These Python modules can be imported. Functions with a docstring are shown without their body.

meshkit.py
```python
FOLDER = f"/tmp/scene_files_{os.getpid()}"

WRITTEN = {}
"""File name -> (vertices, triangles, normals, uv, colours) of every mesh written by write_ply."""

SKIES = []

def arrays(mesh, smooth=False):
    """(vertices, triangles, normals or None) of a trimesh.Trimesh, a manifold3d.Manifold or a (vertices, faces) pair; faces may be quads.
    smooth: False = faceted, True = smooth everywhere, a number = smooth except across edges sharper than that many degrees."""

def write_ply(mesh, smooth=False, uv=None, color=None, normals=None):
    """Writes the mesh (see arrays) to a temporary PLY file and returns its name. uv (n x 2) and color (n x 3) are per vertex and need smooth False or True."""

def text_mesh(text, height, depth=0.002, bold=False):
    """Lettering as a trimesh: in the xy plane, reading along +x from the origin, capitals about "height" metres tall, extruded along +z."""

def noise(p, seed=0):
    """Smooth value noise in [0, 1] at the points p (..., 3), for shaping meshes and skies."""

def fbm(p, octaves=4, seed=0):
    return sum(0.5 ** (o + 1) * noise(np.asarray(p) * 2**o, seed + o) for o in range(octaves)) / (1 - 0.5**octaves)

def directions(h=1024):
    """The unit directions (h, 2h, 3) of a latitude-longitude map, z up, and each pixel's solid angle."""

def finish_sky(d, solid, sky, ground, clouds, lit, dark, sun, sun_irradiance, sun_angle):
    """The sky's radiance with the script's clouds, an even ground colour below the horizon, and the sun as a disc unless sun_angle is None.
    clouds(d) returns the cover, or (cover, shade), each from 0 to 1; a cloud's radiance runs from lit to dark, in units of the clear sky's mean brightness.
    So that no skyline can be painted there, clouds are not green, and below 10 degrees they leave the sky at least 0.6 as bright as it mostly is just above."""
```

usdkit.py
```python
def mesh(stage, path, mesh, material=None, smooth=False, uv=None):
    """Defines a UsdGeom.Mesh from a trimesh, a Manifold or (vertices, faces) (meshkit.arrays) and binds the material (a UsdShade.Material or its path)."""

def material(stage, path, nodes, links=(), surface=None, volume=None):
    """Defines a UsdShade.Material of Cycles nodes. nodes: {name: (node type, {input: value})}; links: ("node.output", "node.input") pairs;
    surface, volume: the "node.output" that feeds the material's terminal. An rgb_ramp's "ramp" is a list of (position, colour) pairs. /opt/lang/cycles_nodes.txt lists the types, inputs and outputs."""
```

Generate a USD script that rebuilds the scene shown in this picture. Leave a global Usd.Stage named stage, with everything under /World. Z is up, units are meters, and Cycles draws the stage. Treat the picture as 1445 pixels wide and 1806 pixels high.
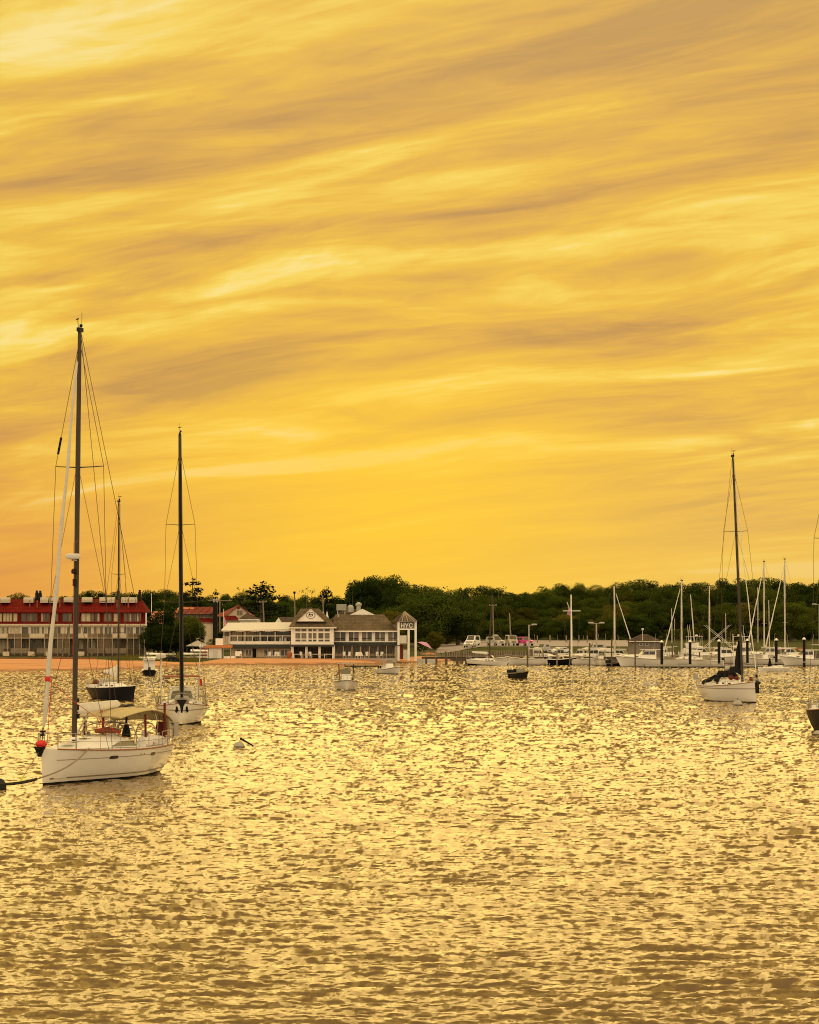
import math, random
import numpy as np
import trimesh
import usdkit, meshkit
from pxr import Gf, Sdf, Usd, UsdGeom, UsdLux, UsdShade, Vt

stage = Usd.Stage.CreateInMemory()
UsdGeom.SetStageUpAxis(stage, UsdGeom.Tokens.z)
UsdGeom.SetStageMetersPerUnit(stage, 1.0)
world = UsdGeom.Xform.Define(stage, '/World')
stage.SetDefaultPrim(world.GetPrim())
LK = '/World/Looks'

# ------------------------------------------------------------------ camera
FPX, CX, CY, CAMH, HORIZON = 5000.0, 722.5, 903.0, 6.0, 1110.0
PITCH = math.atan((HORIZON - CY) / FPX)
cam = UsdGeom.Camera.Define(stage, '/World/camera')
cam.CreateHorizontalApertureAttr(36.0)
cam.CreateVerticalApertureAttr(36.0 * 1806 / 1445)
cam.CreateFocalLengthAttr(36.0 * FPX / 1445)
cam.CreateClippingRangeAttr(Gf.Vec2f(0.5, 20000))
cam.AddTranslateOp().Set(Gf.Vec3d(0, 0, CAMH))
cam.AddRotateXOp().Set(90 + math.degrees(PITCH))
EXPOSURE = 0.0
cam.CreateExposureAttr(EXPOSURE)

# ------------------------------------------------------------------ sky and sun
SUN_AZ, SUN_EL = math.radians(1.5), math.radians(10.0)
SKY_K = 0.1
SUN_I, SUN_ANGLE = 0.045, 26.0


def make_sky():
    P = LK + '/sky_look'
    n, l = {}, []
    n['tc'] = ('texture_coordinate', {})
    n['sky'] = ('sky_texture', {'sky_type': 'single_scattering', 'sun_disc': False, 'sun_elevation': SUN_EL, 'sun_rotation': SUN_AZ, 'aerosol_density': 2.0, 'altitude': 5.0})
    n['sep'] = ('separate_xyz', {}); l.append(('tc.generated', 'sep.vector'))
    # the cloud sheet: the direction meets a curved layer high above
    n['zz'] = ('math', {'math_type': 'maximum', 'value2': 0.0}); l.append(('sep.z', 'zz.value1'))
    n['zc'] = ('math', {'math_type': 'add', 'value2': 0.16}); l.append(('zz.value', 'zc.value1'))
    n['u'] = ('math', {'math_type': 'divide'}); l += [('sep.x', 'u.value1'), ('zc.value', 'u.value2')]
    n['v'] = ('math', {'math_type': 'divide'}); l += [('sep.y', 'v.value1'), ('zc.value', 'v.value2')]
    n['uv'] = ('combine_xyz', {}); l += [('u.value', 'uv.x'), ('v.value', 'uv.y')]
    # large soft swells bend the streaks
    n['warp'] = ('noise_texture', {'scale': 0.9, 'detail': 2.0, 'roughness': 0.5}); l.append(('uv.vector', 'warp.vector'))
    n['warpc'] = ('vector_math', {'math_type': 'subtract', 'vector2': (0.5, 0.5, 0.5)}); l.append(('warp.color', 'warpc.vector1'))
    n['warps'] = ('vector_math', {'math_type': 'scale', 'scale': 0.42}); l.append(('warpc.vector', 'warps.vector1'))
    n['uvw'] = ('vector_math', {'math_type': 'add'}); l += [('uv.vector', 'uvw.vector1'), ('warps.vector', 'uvw.vector2')]
    TILT = math.radians(32)
    def streak(name, rot, sc, det, rough, dist, src='uvw.vector', loc=(0, 0, 0)):
        n[name + 'r'] = ('vector_rotate', {'rotate_type': 'z_axis', 'angle': rot}); l.append((src, name + 'r.vector'))
        n[name + 'm'] = ('mapping', {'mapping_type': 'point', 'scale': sc, 'location': loc}); l.append((name + 'r.vector', name + 'm.vector'))
        n[name] = ('noise_texture', {'scale': 1.0, 'detail': det, 'roughness': rough, 'distortion': dist}); l.append((name + 'm.vector', name + '.vector'))
    streak('a', TILT, (0.6, 2.3, 1), 4.5, 0.54, 0.7, loc=(9, 1, 0))
    streak('b', TILT * 1.05, (1.9, 5.2, 1), 5.0, 0.55, 1.1, loc=(3, 7, 0))
    streak('c', TILT * 0.8, (6.0, 17.0, 1), 6.0, 0.68, 1.2, loc=(11, 2, 0))
    n['ab'] = ('mix_float', {'fac': 0.42}); l += [('a.fac', 'ab.a'), ('b.fac', 'ab.b')]
    n['abc'] = ('mix_float', {'fac': 0.13}); l += [('ab.result', 'abc.a'), ('c.fac', 'abc.b')]
    n['fac'] = ('map_range', {'from_min': 0.385, 'from_max': 0.625, 'to_min': 0.0, 'to_max': 1.0, 'clamp': True}); l.append(('abc.result', 'fac.value'))
    # towards the sun the sheet glows through, away from it it is paler and greyer
    n['front'] = ('rgb_ramp', {'ramp': [(0.0, (0.50, 0.265, 0.08)), (0.28, (0.68, 0.365, 0.07)), (0.58, (0.83, 0.49, 0.055)), (0.80, (0.91, 0.64, 0.10)), (1.0, (0.95, 0.76, 0.29))]}); l.append(('fac.result', 'front.fac'))
    n['back'] = ('rgb_ramp', {'ramp': [(0.0, (0.84, 0.61, 0.34)), (0.5, (0.96, 0.72, 0.42)), (1.0, (1.0, 0.82, 0.52))]}); l.append(('fac.result', 'back.fac'))
    n['backs'] = ('vector_math', {'math_type': 'scale', 'scale': 1.22}); l.append(('back.color', 'backs.vector1'))
    sd = (math.sin(SUN_AZ) * math.cos(SUN_EL), math.cos(SUN_AZ) * math.cos(SUN_EL), math.sin(SUN_EL))
    n['dir'] = ('vector_math', {'math_type': 'normalize'}); l.append(('tc.generated', 'dir.vector1'))
    n['dot'] = ('vector_math', {'math_type': 'dot_product', 'vector2': sd}); l.append(('dir.vector', 'dot.vector1'))
    n['toward'] = ('map_range', {'range_type': 'smoothstep', 'from_min': 0.25, 'from_max': 0.95, 'to_min': 0.0, 'to_max': 1.0, 'clamp': True}); l.append(('dot.value', 'toward.value'))
    n['cloud'] = ('mix_color', {'blend_type': 'mix', 'use_clamp': True, 'use_clamp_result': False}); l += [('toward.result', 'cloud.fac'), ('backs.vector', 'cloud.a'), ('front.color', 'cloud.b')]
    # the glow low in front, where the sun stands behind the cloud
    gd = (math.sin(math.radians(-0.5)), math.cos(math.radians(-0.5)), math.sin(math.radians(2.3)))
    n['gx'] = ('vector_math', {'math_type': 'subtract', 'vector2': gd}); l.append(('dir.vector', 'gx.vector1'))
    n['gs'] = ('vector_math', {'math_type': 'multiply', 'vector2': (15.0, 1.0, 26.0)}); l.append(('gx.vector', 'gs.vector1'))
    n['gl'] = ('vector_math', {'math_type': 'length'}); l.append(('gs.vector', 'gl.vector1'))
    n['glow'] = ('map_range', {'range_type': 'smoothstep', 'from_min': 0.0, 'from_max': 2.2, 'to_min': 0.75, 'to_max': 0.0, 'clamp': True}); l.append(('gl.value', 'glow.value'))
    n['wglow'] = ('mix_color', {'b': (1.0, 0.59, 0.02), 'use_clamp': False}); l += [('glow.result', 'wglow.fac'), ('wlow.result', 'wglow.a')]
    # the low band of sky under the streaks
    n['low'] = ('map_range', {'range_type': 'smoothstep', 'from_min': 0.0, 'from_max': 0.095, 'to_min': 0.85, 'to_max': 0.0, 'clamp': True}); l.append(('sep.z', 'low.value'))
    n['lowt'] = ('math', {'math_type': 'multiply'}); l += [('low.result', 'lowt.value1'), ('toward.result', 'lowt.value2')]
    n['az'] = ('map_range', {'range_type': 'smoothstep', 'from_min': -0.16, 'from_max': 0.03, 'to_min': 0.0, 'to_max': 1.0, 'clamp': True}); l.append(('sep.x', 'az.value'))
    n['lowc'] = ('mix_color', {'a': (0.76, 0.30, 0.06), 'b': (0.83, 0.51, 0.10)}); l.append(('az.result', 'lowc.fac'))
    n['wlow'] = ('mix_color', {'use_clamp': False}); l += [('lowt.value', 'wlow.fac'), ('cloud.result', 'wlow.a'), ('lowc.result', 'wlow.b')]
    n['high'] = ('map_range', {'range_type': 'smoothstep', 'from_min': 0.10, 'from_max': 0.30, 'to_min': 0.0, 'to_max': 0.25, 'clamp': True}); l.append(('sep.z', 'high.value'))
    n['pale'] = ('mix_color', {'blend_type': 'mix', 'use_clamp_result': False, 'b': (0.86, 0.62, 0.20)}); l += [('high.result', 'pale.fac'), ('wglow.result', 'pale.a')]
    n['up'] = ('vector_math', {'math_type': 'scale', 'scale': 1.0 / SKY_K}); l.append(('pale.result', 'up.vector1'))
    n['mix'] = ('mix_color', {'fac': 0.992, 'use_clamp': False, 'use_clamp_result': False}); l += [('sky.color', 'mix.a'), ('up.vector', 'mix.b')]
    n['bg'] = ('background_shader', {'strength': SKY_K}); l.append(('mix.result', 'bg.color'))
    m = usdkit.material(stage, P, n, l, surface='bg.background')
    d = UsdLux.DomeLight.Define(stage, '/World/sky')
    d.CreateIntensityAttr(1.0)
    UsdShade.MaterialBindingAPI.Apply(d.GetPrim()).Bind(m)
    d.GetPrim().SetCustomDataByKey('kind', 'structure')
    s = UsdLux.DistantLight.Define(stage, '/World/sun')
    s.CreateIntensityAttr(SUN_I); s.CreateAngleAttr(SUN_ANGLE); s.CreateNormalizeAttr(True); s.CreateColorAttr(Gf.Vec3f(1.0, 0.69, 0.25))
    s.AddRotateZOp().Set(-math.degrees(SUN_AZ)); s.AddRotateXOp().Set(-(90 - math.degrees(SUN_EL)))
make_sky()
# ------------------------------------------------------------------ water
def make_water():
    rng = np.random.default_rng(5)
    r = [4.0]
    while r[-1] < 900:
        y = r[-1]
        r.append(y + (0.03 + y * y * 0.00004 if 36 < y else max(0.25, y * 0.05)) if y < 36 or y < 470 else y + 40)
    rows = np.array(r)
    ang = np.concatenate([np.radians(np.linspace(-80, -11, 60)), np.radians(np.linspace(-10, 10, 1050)), np.radians(np.linspace(11, 80, 60))])
    R, A = np.meshgrid(rows, ang, indexing='ij')
    X, Y = R * np.tan(A) * 1.0, R.copy()
    far = np.abs(A) > math.radians(10.5)
    dy = np.gradient(rows)[:, None] * np.ones_like(X)
    dx = np.abs(np.gradient(X, axis=1))
    Z = np.zeros_like(X); GX = np.zeros_like(X); GY = np.zeros_like(X)
    nW = 150
    lam = np.exp(rng.uniform(math.log(0.12), math.log(2.0), nW))
    th = math.pi / 2 + rng.normal(0, 1, nW) * np.where(lam > 0.7, 0.30, 0.52)
    ph = rng.uniform(0, 2 * math.pi, nW)
    patch = 0.62 + 0.45 * meshkit.noise(np.stack([X / 22, Y / 50, X * 0], -1), 3) + 0.45 * meshkit.noise(np.stack([X / 6, Y / 14, X * 0], -1), 6)
    for L, t, p in zip(lam, th, ph):
        k = 2 * math.pi / L
        a = 0.0056 * L ** 0.92 * (1.0 if L < 0.45 else (0.45 / L) ** 0.5)
        need = np.maximum(dx * abs(math.cos(t)), dy * abs(math.sin(t)) * 0.08) * 2.4
        w = np.clip((L - need) / (0.5 * L), 0, 1)
        if w.max() <= 0:
            continue
        q = k * (X * math.cos(t) + Y * math.sin(t)) + p
        Z += w * a * (np.sin(q) + 0.22 * np.sin(2 * q + 0.6))
        wn = np.clip((L - dx * abs(math.cos(t)) * 2.4) / (0.5 * L), 0, 1)
        s = wn * a * k * (np.cos(q) + 0.44 * np.cos(2 * q + 0.6))
        GX += s * math.cos(t); GY += s * math.sin(t)
    Z *= patch
    # slopes are kept exact even where the sheet is too coarse to follow each ripple
    N = np.stack([-GX * patch, -GY * patch, np.ones_like(X)], -1).reshape(-1, 3)
    N /= np.linalg.norm(N, axis=1, keepdims=True)
    print('rms slope', float(np.sqrt((GY ** 2).mean())), float(np.sqrt((GX ** 2).mean())))
    nr, nc = X.shape
    v = np.stack([X, Y, Z], -1).reshape(-1, 3)
    i = np.arange(nr * nc).reshape(nr, nc)
    f = np.stack([i[:-1, :-1], i[:-1, 1:], i[1:, 1:], i[1:, :-1]], -1).reshape(-1, 4)
    print('water', len(v), nr)
    n, l = {}, []
    n['g'] = ('geometry', {})
    n['m'] = ('mapping', {'mapping_type': 'point', 'scale': (0.32, 1.0, 1.0)}); l.append(('g.position', 'm.vector'))
    # the small ripples: two scales of fine slopes added to the wave normals
    n['n1'] = ('noise_texture', {'scale': 7.0, 'detail': 2.0, 'roughness': 0.6, 'distortion': 0.3}); l.append(('m.vector', 'n1.vector'))
    n['n2'] = ('noise_texture', {'scale': 11.0, 'detail': 2.0, 'roughness': 0.6}); l.append(('m.vector', 'n2.vector'))
    n['c1'] = ('vector_math', {'math_type': 'subtract', 'vector2': (0.5, 0.5, 0.5)}); l.append(('n1.color', 'c1.vector1'))
    n['c2'] = ('vector_math', {'math_type': 'subtract', 'vector2': (0.5, 0.5, 0.5)}); l.append(('n2.color', 'c2.vector1'))
    n['s1'] = ('vector_math', {'math_type': 'multiply', 'vector2': (0.35, 0.60, 0.0)}); l.append(('c1.vector', 's1.vector1'))
    n['s2'] = ('vector_math', {'math_type': 'multiply', 'vector2': (0.30, 0.40, 0.0)}); l.append(('c2.vector', 's2.vector1'))
    n['a1'] = ('vector_math', {'math_type': 'add'}); l += [('s1.vector', 'a1.vector1'), ('s2.vector', 'a1.vector2')]
    n['a2'] = ('vector_math', {'math_type': 'add'}); l += [('a1.vector', 'a2.vector1'), ('g.normal', 'a2.vector2')]
    n['b2'] = ('vector_math', {'math_type': 'normalize'}); l.append(('a2.vector', 'b2.vector1'))
    n['p'] = ('principled_bsdf', {'base_color': (0.108, 0.070, 0.028), 'roughness': 0.06, 'ior': 1.33}); l.append(('b2.vector', 'p.normal'))
    m = usdkit.material(stage, LK + '/water_look', n, l, surface='p.BSDF')
    o = usdkit.mesh(stage, '/World/water', (v, f), m, smooth=True).GetPrim()
    UsdGeom.Mesh(o).GetNormalsAttr().Set(Vt.Vec3fArray.FromNumpy(N.astype(np.float32)))
    o.SetCustomDataByKey('kind', 'structure')
    o.SetCustomDataByKey('label', 'rippled golden harbour water reflecting the sunset sky'); o.SetCustomDataByKey('category', 'water')
make_water()
# ------------------------------------------------------------------ helpers
SP, CP = math.sin(PITCH), math.cos(PITCH)


def W(px, py, d):
    """The point that the photograph's pixel shows at depth d."""
    a, b = (px - CX) / FPX, -(py - CY) / FPX
    t = d / (CP - b * SP)
    return np.array([a * t, d, CAMH + (SP + b * CP) * t])


def XW(px, d):
    return (px - CX) / FPX * d


def ZW(py, d):
    return float(W(CX, py, d)[2])


def G(px, py, z=0.0):
    w = W(px, py, 1.0)
    d = (z - CAMH) / (w[2] - CAMH)
    return W(px, py, d)


class M:
    """Collects simple shapes into one mesh."""
    def __init__(s):
        s.v, s.f, s.n = [], [], 0

    def add(s, v, f):
        v, f = np.asarray(v, float), np.asarray(f, int)
        if f.shape[1] == 4:
            f = np.vstack([f[:, [0, 1, 2]], f[:, [0, 2, 3]]])
        s.v.append(v); s.f.append(f + s.n); s.n += len(v)
        return s

    def tm(s, t):
        return s.add(t.vertices, t.faces)

    def box(s, c, e, rz=0.0, rx=0.0, ry=0.0, taper=(1, 1)):
        q = np.array([(x, y, z) for z in (-.5, .5) for y in (-.5, .5) for x in (-.5, .5)]) * np.array(e, float)
        q[4:, 0] *= taper[0]; q[4:, 1] *= taper[1]
        for ax, r in ((0, rx), (1, ry), (2, rz)):
            if r:
                cc, ss = math.cos(r), math.sin(r)
                i, j = [(1, 2), (2, 0), (0, 1)][ax]
                a, b = q[:, i].copy(), q[:, j].copy()
                q[:, i], q[:, j] = a * cc - b * ss, a * ss + b * cc
        return s.add(q + np.array(c, float), [(0, 2, 3, 1), (4, 5, 7, 6), (0, 1, 5, 4), (2, 6, 7, 3), (0, 4, 6, 2), (1, 3, 7, 5)])

    def bb(s, x0, x1, y0, y1, z0, z1):
        return s.box(((x0 + x1) / 2, (y0 + y1) / 2, (z0 + z1) / 2), (x1 - x0, y1 - y0, z1 - z0))

    def tube(s, pts, r, n=8, caps=True, squash=1.0):
        pts = np.asarray(pts, float)
        r = np.broadcast_to(np.asarray(r, float), (len(pts),))
        t = np.gradient(pts, axis=0)
        t /= np.maximum(np.linalg.norm(t, axis=1, keepdims=True), 1e-9)
        up = np.array([0, 0, 1.0]) if abs(t[:, 2]).mean() < .8 else np.array([1.0, 0, 0])
        a = np.cross(t, up); a /= np.maximum(np.linalg.norm(a, axis=1, keepdims=True), 1e-9)
        b = np.cross(a, t)
        th = np.arange(n) * 2 * math.pi / n
        v = pts[:, None] + r[:, None, None] * (np.cos(th)[None, :, None] * a[:, None] + squash * np.sin(th)[None, :, None] * b[:, None])
        m = len(pts)
        i = np.arange(m * n).reshape(m, n)
        f = np.stack([i[:-1], np.roll(i[:-1], -1, 1), np.roll(i[1:], -1, 1), i[1:]], -1).reshape(-1, 4)
        v = v.reshape(-1, 3)
        f = np.vstack([f[:, [0, 1, 2]], f[:, [0, 2, 3]]])
        if caps:
            v = np.vstack([v, pts[:1], pts[-1:]])
            k = np.arange(n)
            f = np.vstack([f, np.stack([np.roll(k, -1), k, np.full(n, m * n)], 1), np.stack([k + (m - 1) * n, np.roll(k, -1) + (m - 1) * n, np.full(n, m * n + 1)], 1)])
        return s.add(v, f)

    def lathe(s, prof, n=16, c=(0, 0, 0)):
        """prof: (radius, z) pairs from the bottom up, about the z axis through c."""
        p = np.asarray(prof, float)
        th = np.arange(n) * 2 * math.pi / n
        v = np.stack([p[:, :1] * np.cos(th), p[:, :1] * np.sin(th), np.repeat(p[:, 1:], n, 1)], -1) + np.array(c, float)
        i = np.arange(len(p) * n).reshape(len(p), n)
        f = np.stack([i[:-1], np.roll(i[:-1], -1, 1), np.roll(i[1:], -1, 1), i[1:]], -1).reshape(-1, 4)
        return s.add(v.reshape(-1, 3), f)

    def grid(s, P, flip=False):
        P = np.asarray(P, float)
        a, b = P.shape[:2]
        i = np.arange(a * b).reshape(a, b)
        f = np.stack([i[:-1, :-1], i[:-1, 1:], i[1:, 1:], i[1:, :-1]], -1).reshape(-1, 4)
        return s.add(P.reshape(-1, 3), f[:, ::-1] if flip else f)

    def poly(s, pts, th, axis='y', at=0.0):
        """A flat polygon given in the plane across the axis, th thick from at onwards along +axis. axis y: (x, z); z: (x, y); x: (y, z)."""
        from shapely.geometry import Polygon
        g = pts if hasattr(pts, 'exterior') else Polygon(pts)
        t = trimesh.creation.extrude_polygon(g, th, engine='earcut')
        v = np.array(t.vertices)
        if axis == 'y':
            q = np.stack([v[:, 0], at + v[:, 2], v[:, 1]], 1); f = t.faces[:, ::-1]
        elif axis == 'x':
            q = np.stack([at + v[:, 2], v[:, 0], v[:, 1]], 1); f = t.faces
        else:
            q = v + np.array([0, 0, at]); f = t.faces
        return s.add(q, f)

    def sphere(s, c, r, sub=2, sq=(1, 1, 1)):
        t = trimesh.creation.icosphere(sub, 1.0)
        return s.add(t.vertices * r * np.array(sq) + np.array(c, float), t.faces)

    def out(s):
        return np.vstack(s.v), np.vstack(s.f)

    @property
    def empty(s):
        return not s.v


NUM = {}


def numbered(parent, name):
    k = NUM.get((parent, name), -1) + 1
    NUM[(parent, name)] = k
    return f'{parent}/{name}' if k == 0 else f'{parent}/{name}_{k:03d}'


def tag(prim, label=None, cat=None, group=None, kind=None):
    for k, v in (('label', label), ('category', cat), ('group', group), ('kind', kind)):
        if v:
            prim.SetCustomDataByKey(k, v)
    return prim


def place(x, loc, rot=(0, 0, 0), scale=None):
    x.AddTranslateOp().Set(Gf.Vec3d(*map(float, loc)))
    if any(rot):
        x.AddRotateXYZOp().Set(Gf.Vec3f(*map(float, rot)))
    if scale is not None:
        x.AddScaleOp().Set(Gf.Vec3f(*np.broadcast_to(np.asarray(scale, float), (3,)).tolist()))


def thing(name, label, cat, loc=(0, 0, 0), rot=(0, 0, 0), group=None, kind=None, scale=None):
    p = numbered('/World', name)
    x = UsdGeom.Xform.Define(stage, p)
    place(x, loc, rot, scale)
    tag(x.GetPrim(), label, cat, group, kind)
    return p


def part(parent, name, mesh, mat, smooth=False, label=None):
    p = numbered(parent, name)
    o = usdkit.mesh(stage, p, mesh.out() if isinstance(mesh, M) else mesh, LOOK[mat], smooth)
    if label:
        tag(o.GetPrim(), label)
    return p


def solo(name, mesh, mat, label, cat, loc=(0, 0, 0), rot=(0, 0, 0), group=None, kind=None, smooth=False):
    p = numbered('/World', name)
    o = usdkit.mesh(stage, p, mesh.out() if isinstance(mesh, M) else mesh, LOOK[mat], smooth)
    if any(np.asarray(loc) != 0) or any(rot):
        place(UsdGeom.Xformable(o.GetPrim()), loc, rot)
    tag(o.GetPrim(), label, cat, group, kind)
    return p


def clone(src, name, label, cat, loc, rot=(0, 0, 0), group=None, scale=None):
    p = thing(name, label, cat, loc, rot, group, None, scale)
    o = stage.GetPrimAtPath(p)
    o.GetReferences().AddInternalReference(src)
    o.SetInstanceable(True)
    return p


# ------------------------------------------------------------------ materials
LOOK = {}


def look(name, col, rough=0.6, metal=0.0, var=0.12, scale=3.0, bump=0.0, bscale=20.0, spec=0.5, rnd=0.0, coat=0.0):
    """A procedural surface: a base colour with soft blotches, an optional fine relief and a tone of its own for each object."""
    n, l = {}, []
    n['tc'] = ('texture_coordinate', {})
    n['no'] = ('noise_texture', {'scale': scale, 'detail': 5.0, 'roughness': 0.6}); l.append(('tc.object', 'no.vector'))
    c = np.array(col, float)
    n['ra'] = ('rgb_ramp', {'ramp': [(0.25, tuple(c * (1 - var))), (0.75, tuple(np.minimum(c * (1 + var), 0.95)))]}); l.append(('no.fac', 'ra.fac'))
    out = 'ra.color'
    if rnd:
        n['oi'] = ('object_info', {})
        n['mr'] = ('map_range', {'from_min': 0.0, 'from_max': 1.0, 'to_min': 1 - rnd, 'to_max': 1 + rnd}); l.append(('oi.random', 'mr.value'))
        n['sc'] = ('vector_math', {'math_type': 'scale'}); l += [(out, 'sc.vector1'), ('mr.result', 'sc.scale')]
        out = 'sc.vector'
    n['p'] = ('principled_bsdf', {'roughness': rough, 'metallic': metal, 'specular_ior_level': spec, 'coat_weight': coat})
    l.append((out, 'p.base_color'))
    if bump:
        n['nb'] = ('noise_texture', {'scale': bscale, 'detail': 4.0}); l.append(('tc.object', 'nb.vector'))
        n['bu'] = ('bump', {'strength': 1.0, 'distance': bump}); l += [('nb.fac', 'bu.height'), ('bu.normal', 'p.normal')]
    LOOK[name] = usdkit.material(stage, f'{LK}/{name}', n, l, surface='p.BSDF')


def leaf_look(name, col, col2):
    n, l = {}, []
    n['oi'] = ('object_info', {})
    n['ge'] = ('geometry', {})
    n['no'] = ('noise_texture', {'scale': 0.35, 'detail': 3.0}); l.append(('ge.position', 'no.vector'))
    n['ad'] = ('mix_float', {'fac': 0.45}); l += [('no.fac', 'ad.a'), ('oi.random', 'ad.b')]
    n['ra'] = ('rgb_ramp', {'ramp': [(0.25, col), (0.8, col2)]}); l.append(('ad.result', 'ra.fac'))
    n['d'] = ('diffuse_bsdf', {}); l.append(('ra.color', 'd.color'))
    n['t'] = ('translucent_bsdf', {}); l.append(('ra.color', 't.color'))
    n['m'] = ('mix_closure', {'fac': 0.22}); l += [('d.BSDF', 'm.closure1'), ('t.BSDF', 'm.closure2')]
    LOOK[name] = usdkit.material(stage, f'{LK}/{name}', n, l, surface='m.closure')


def shingle_look(name, col, row=0.28):
    n, l = {}, []
    n['tc'] = ('texture_coordinate', {})
    n['sx'] = ('separate_xyz', {}); l.append(('tc.object', 'sx.vector'))
    n['cb'] = ('combine_xyz', {}); l += [('sx.x', 'cb.x'), ('sx.z', 'cb.y')]
    c = np.array(col, float)
    n['br'] = ('brick_texture', {'scale': 1.0, 'brick_width': 0.5, 'row_height': row, 'mortar_size': 0.03, 'color1': tuple(c * 1.18), 'color2': tuple(c * 0.82), 'mortar': tuple(c * 0.55)}); l.append(('cb.vector', 'br.vector'))
    n['no'] = ('noise_texture', {'scale': 0.6, 'detail': 5.0}); l.append(('tc.object', 'no.vector'))
    n['ra'] = ('rgb_ramp', {'ramp': [(0.3, (0.8, 0.8, 0.8)), (0.7, (1.2, 1.2, 1.2))]}); l.append(('no.fac', 'ra.fac'))
    n['mu'] = ('mix_color', {'blend_type': 'multiply', 'fac': 1.0}); l += [('br.color', 'mu.a'), ('ra.color', 'mu.b')]
    n['bu'] = ('bump', {'strength': 0.6, 'distance': 0.02}); l.append(('br.fac', 'bu.height'))
    n['p'] = ('principled_bsdf', {'roughness': 0.85, 'specular_ior_level': 0.1}); l += [('mu.result', 'p.base_color'), ('bu.normal', 'p.normal')]
    LOOK[name] = usdkit.material(stage, f'{LK}/{name}', n, l, surface='p.BSDF')


def glass_look(name, tint):
    n = {'f': ('fresnel', {'IOR': 1.5}), 't': ('transparent_bsdf', {'color': tint}), 'g': ('glossy_bsdf', {'color': (0.9, 0.9, 0.9), 'roughness': 0.03}), 'm': ('mix_closure', {}),
         'tc': ('texture_coordinate', {}), 'no': ('noise_texture', {'scale': 0.8, 'detail': 1.0}), 'bu': ('bump', {'strength': 0.3, 'distance': 0.01})}
    l = [('f.fac', 'm.fac'), ('t.BSDF', 'm.closure1'), ('g.BSDF', 'm.closure2'), ('tc.object', 'no.vector'), ('no.fac', 'bu.height'), ('bu.normal', 'g.normal')]
    LOOK[name] = usdkit.material(stage, f'{LK}/{name}', n, l, surface='m.closure')


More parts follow.
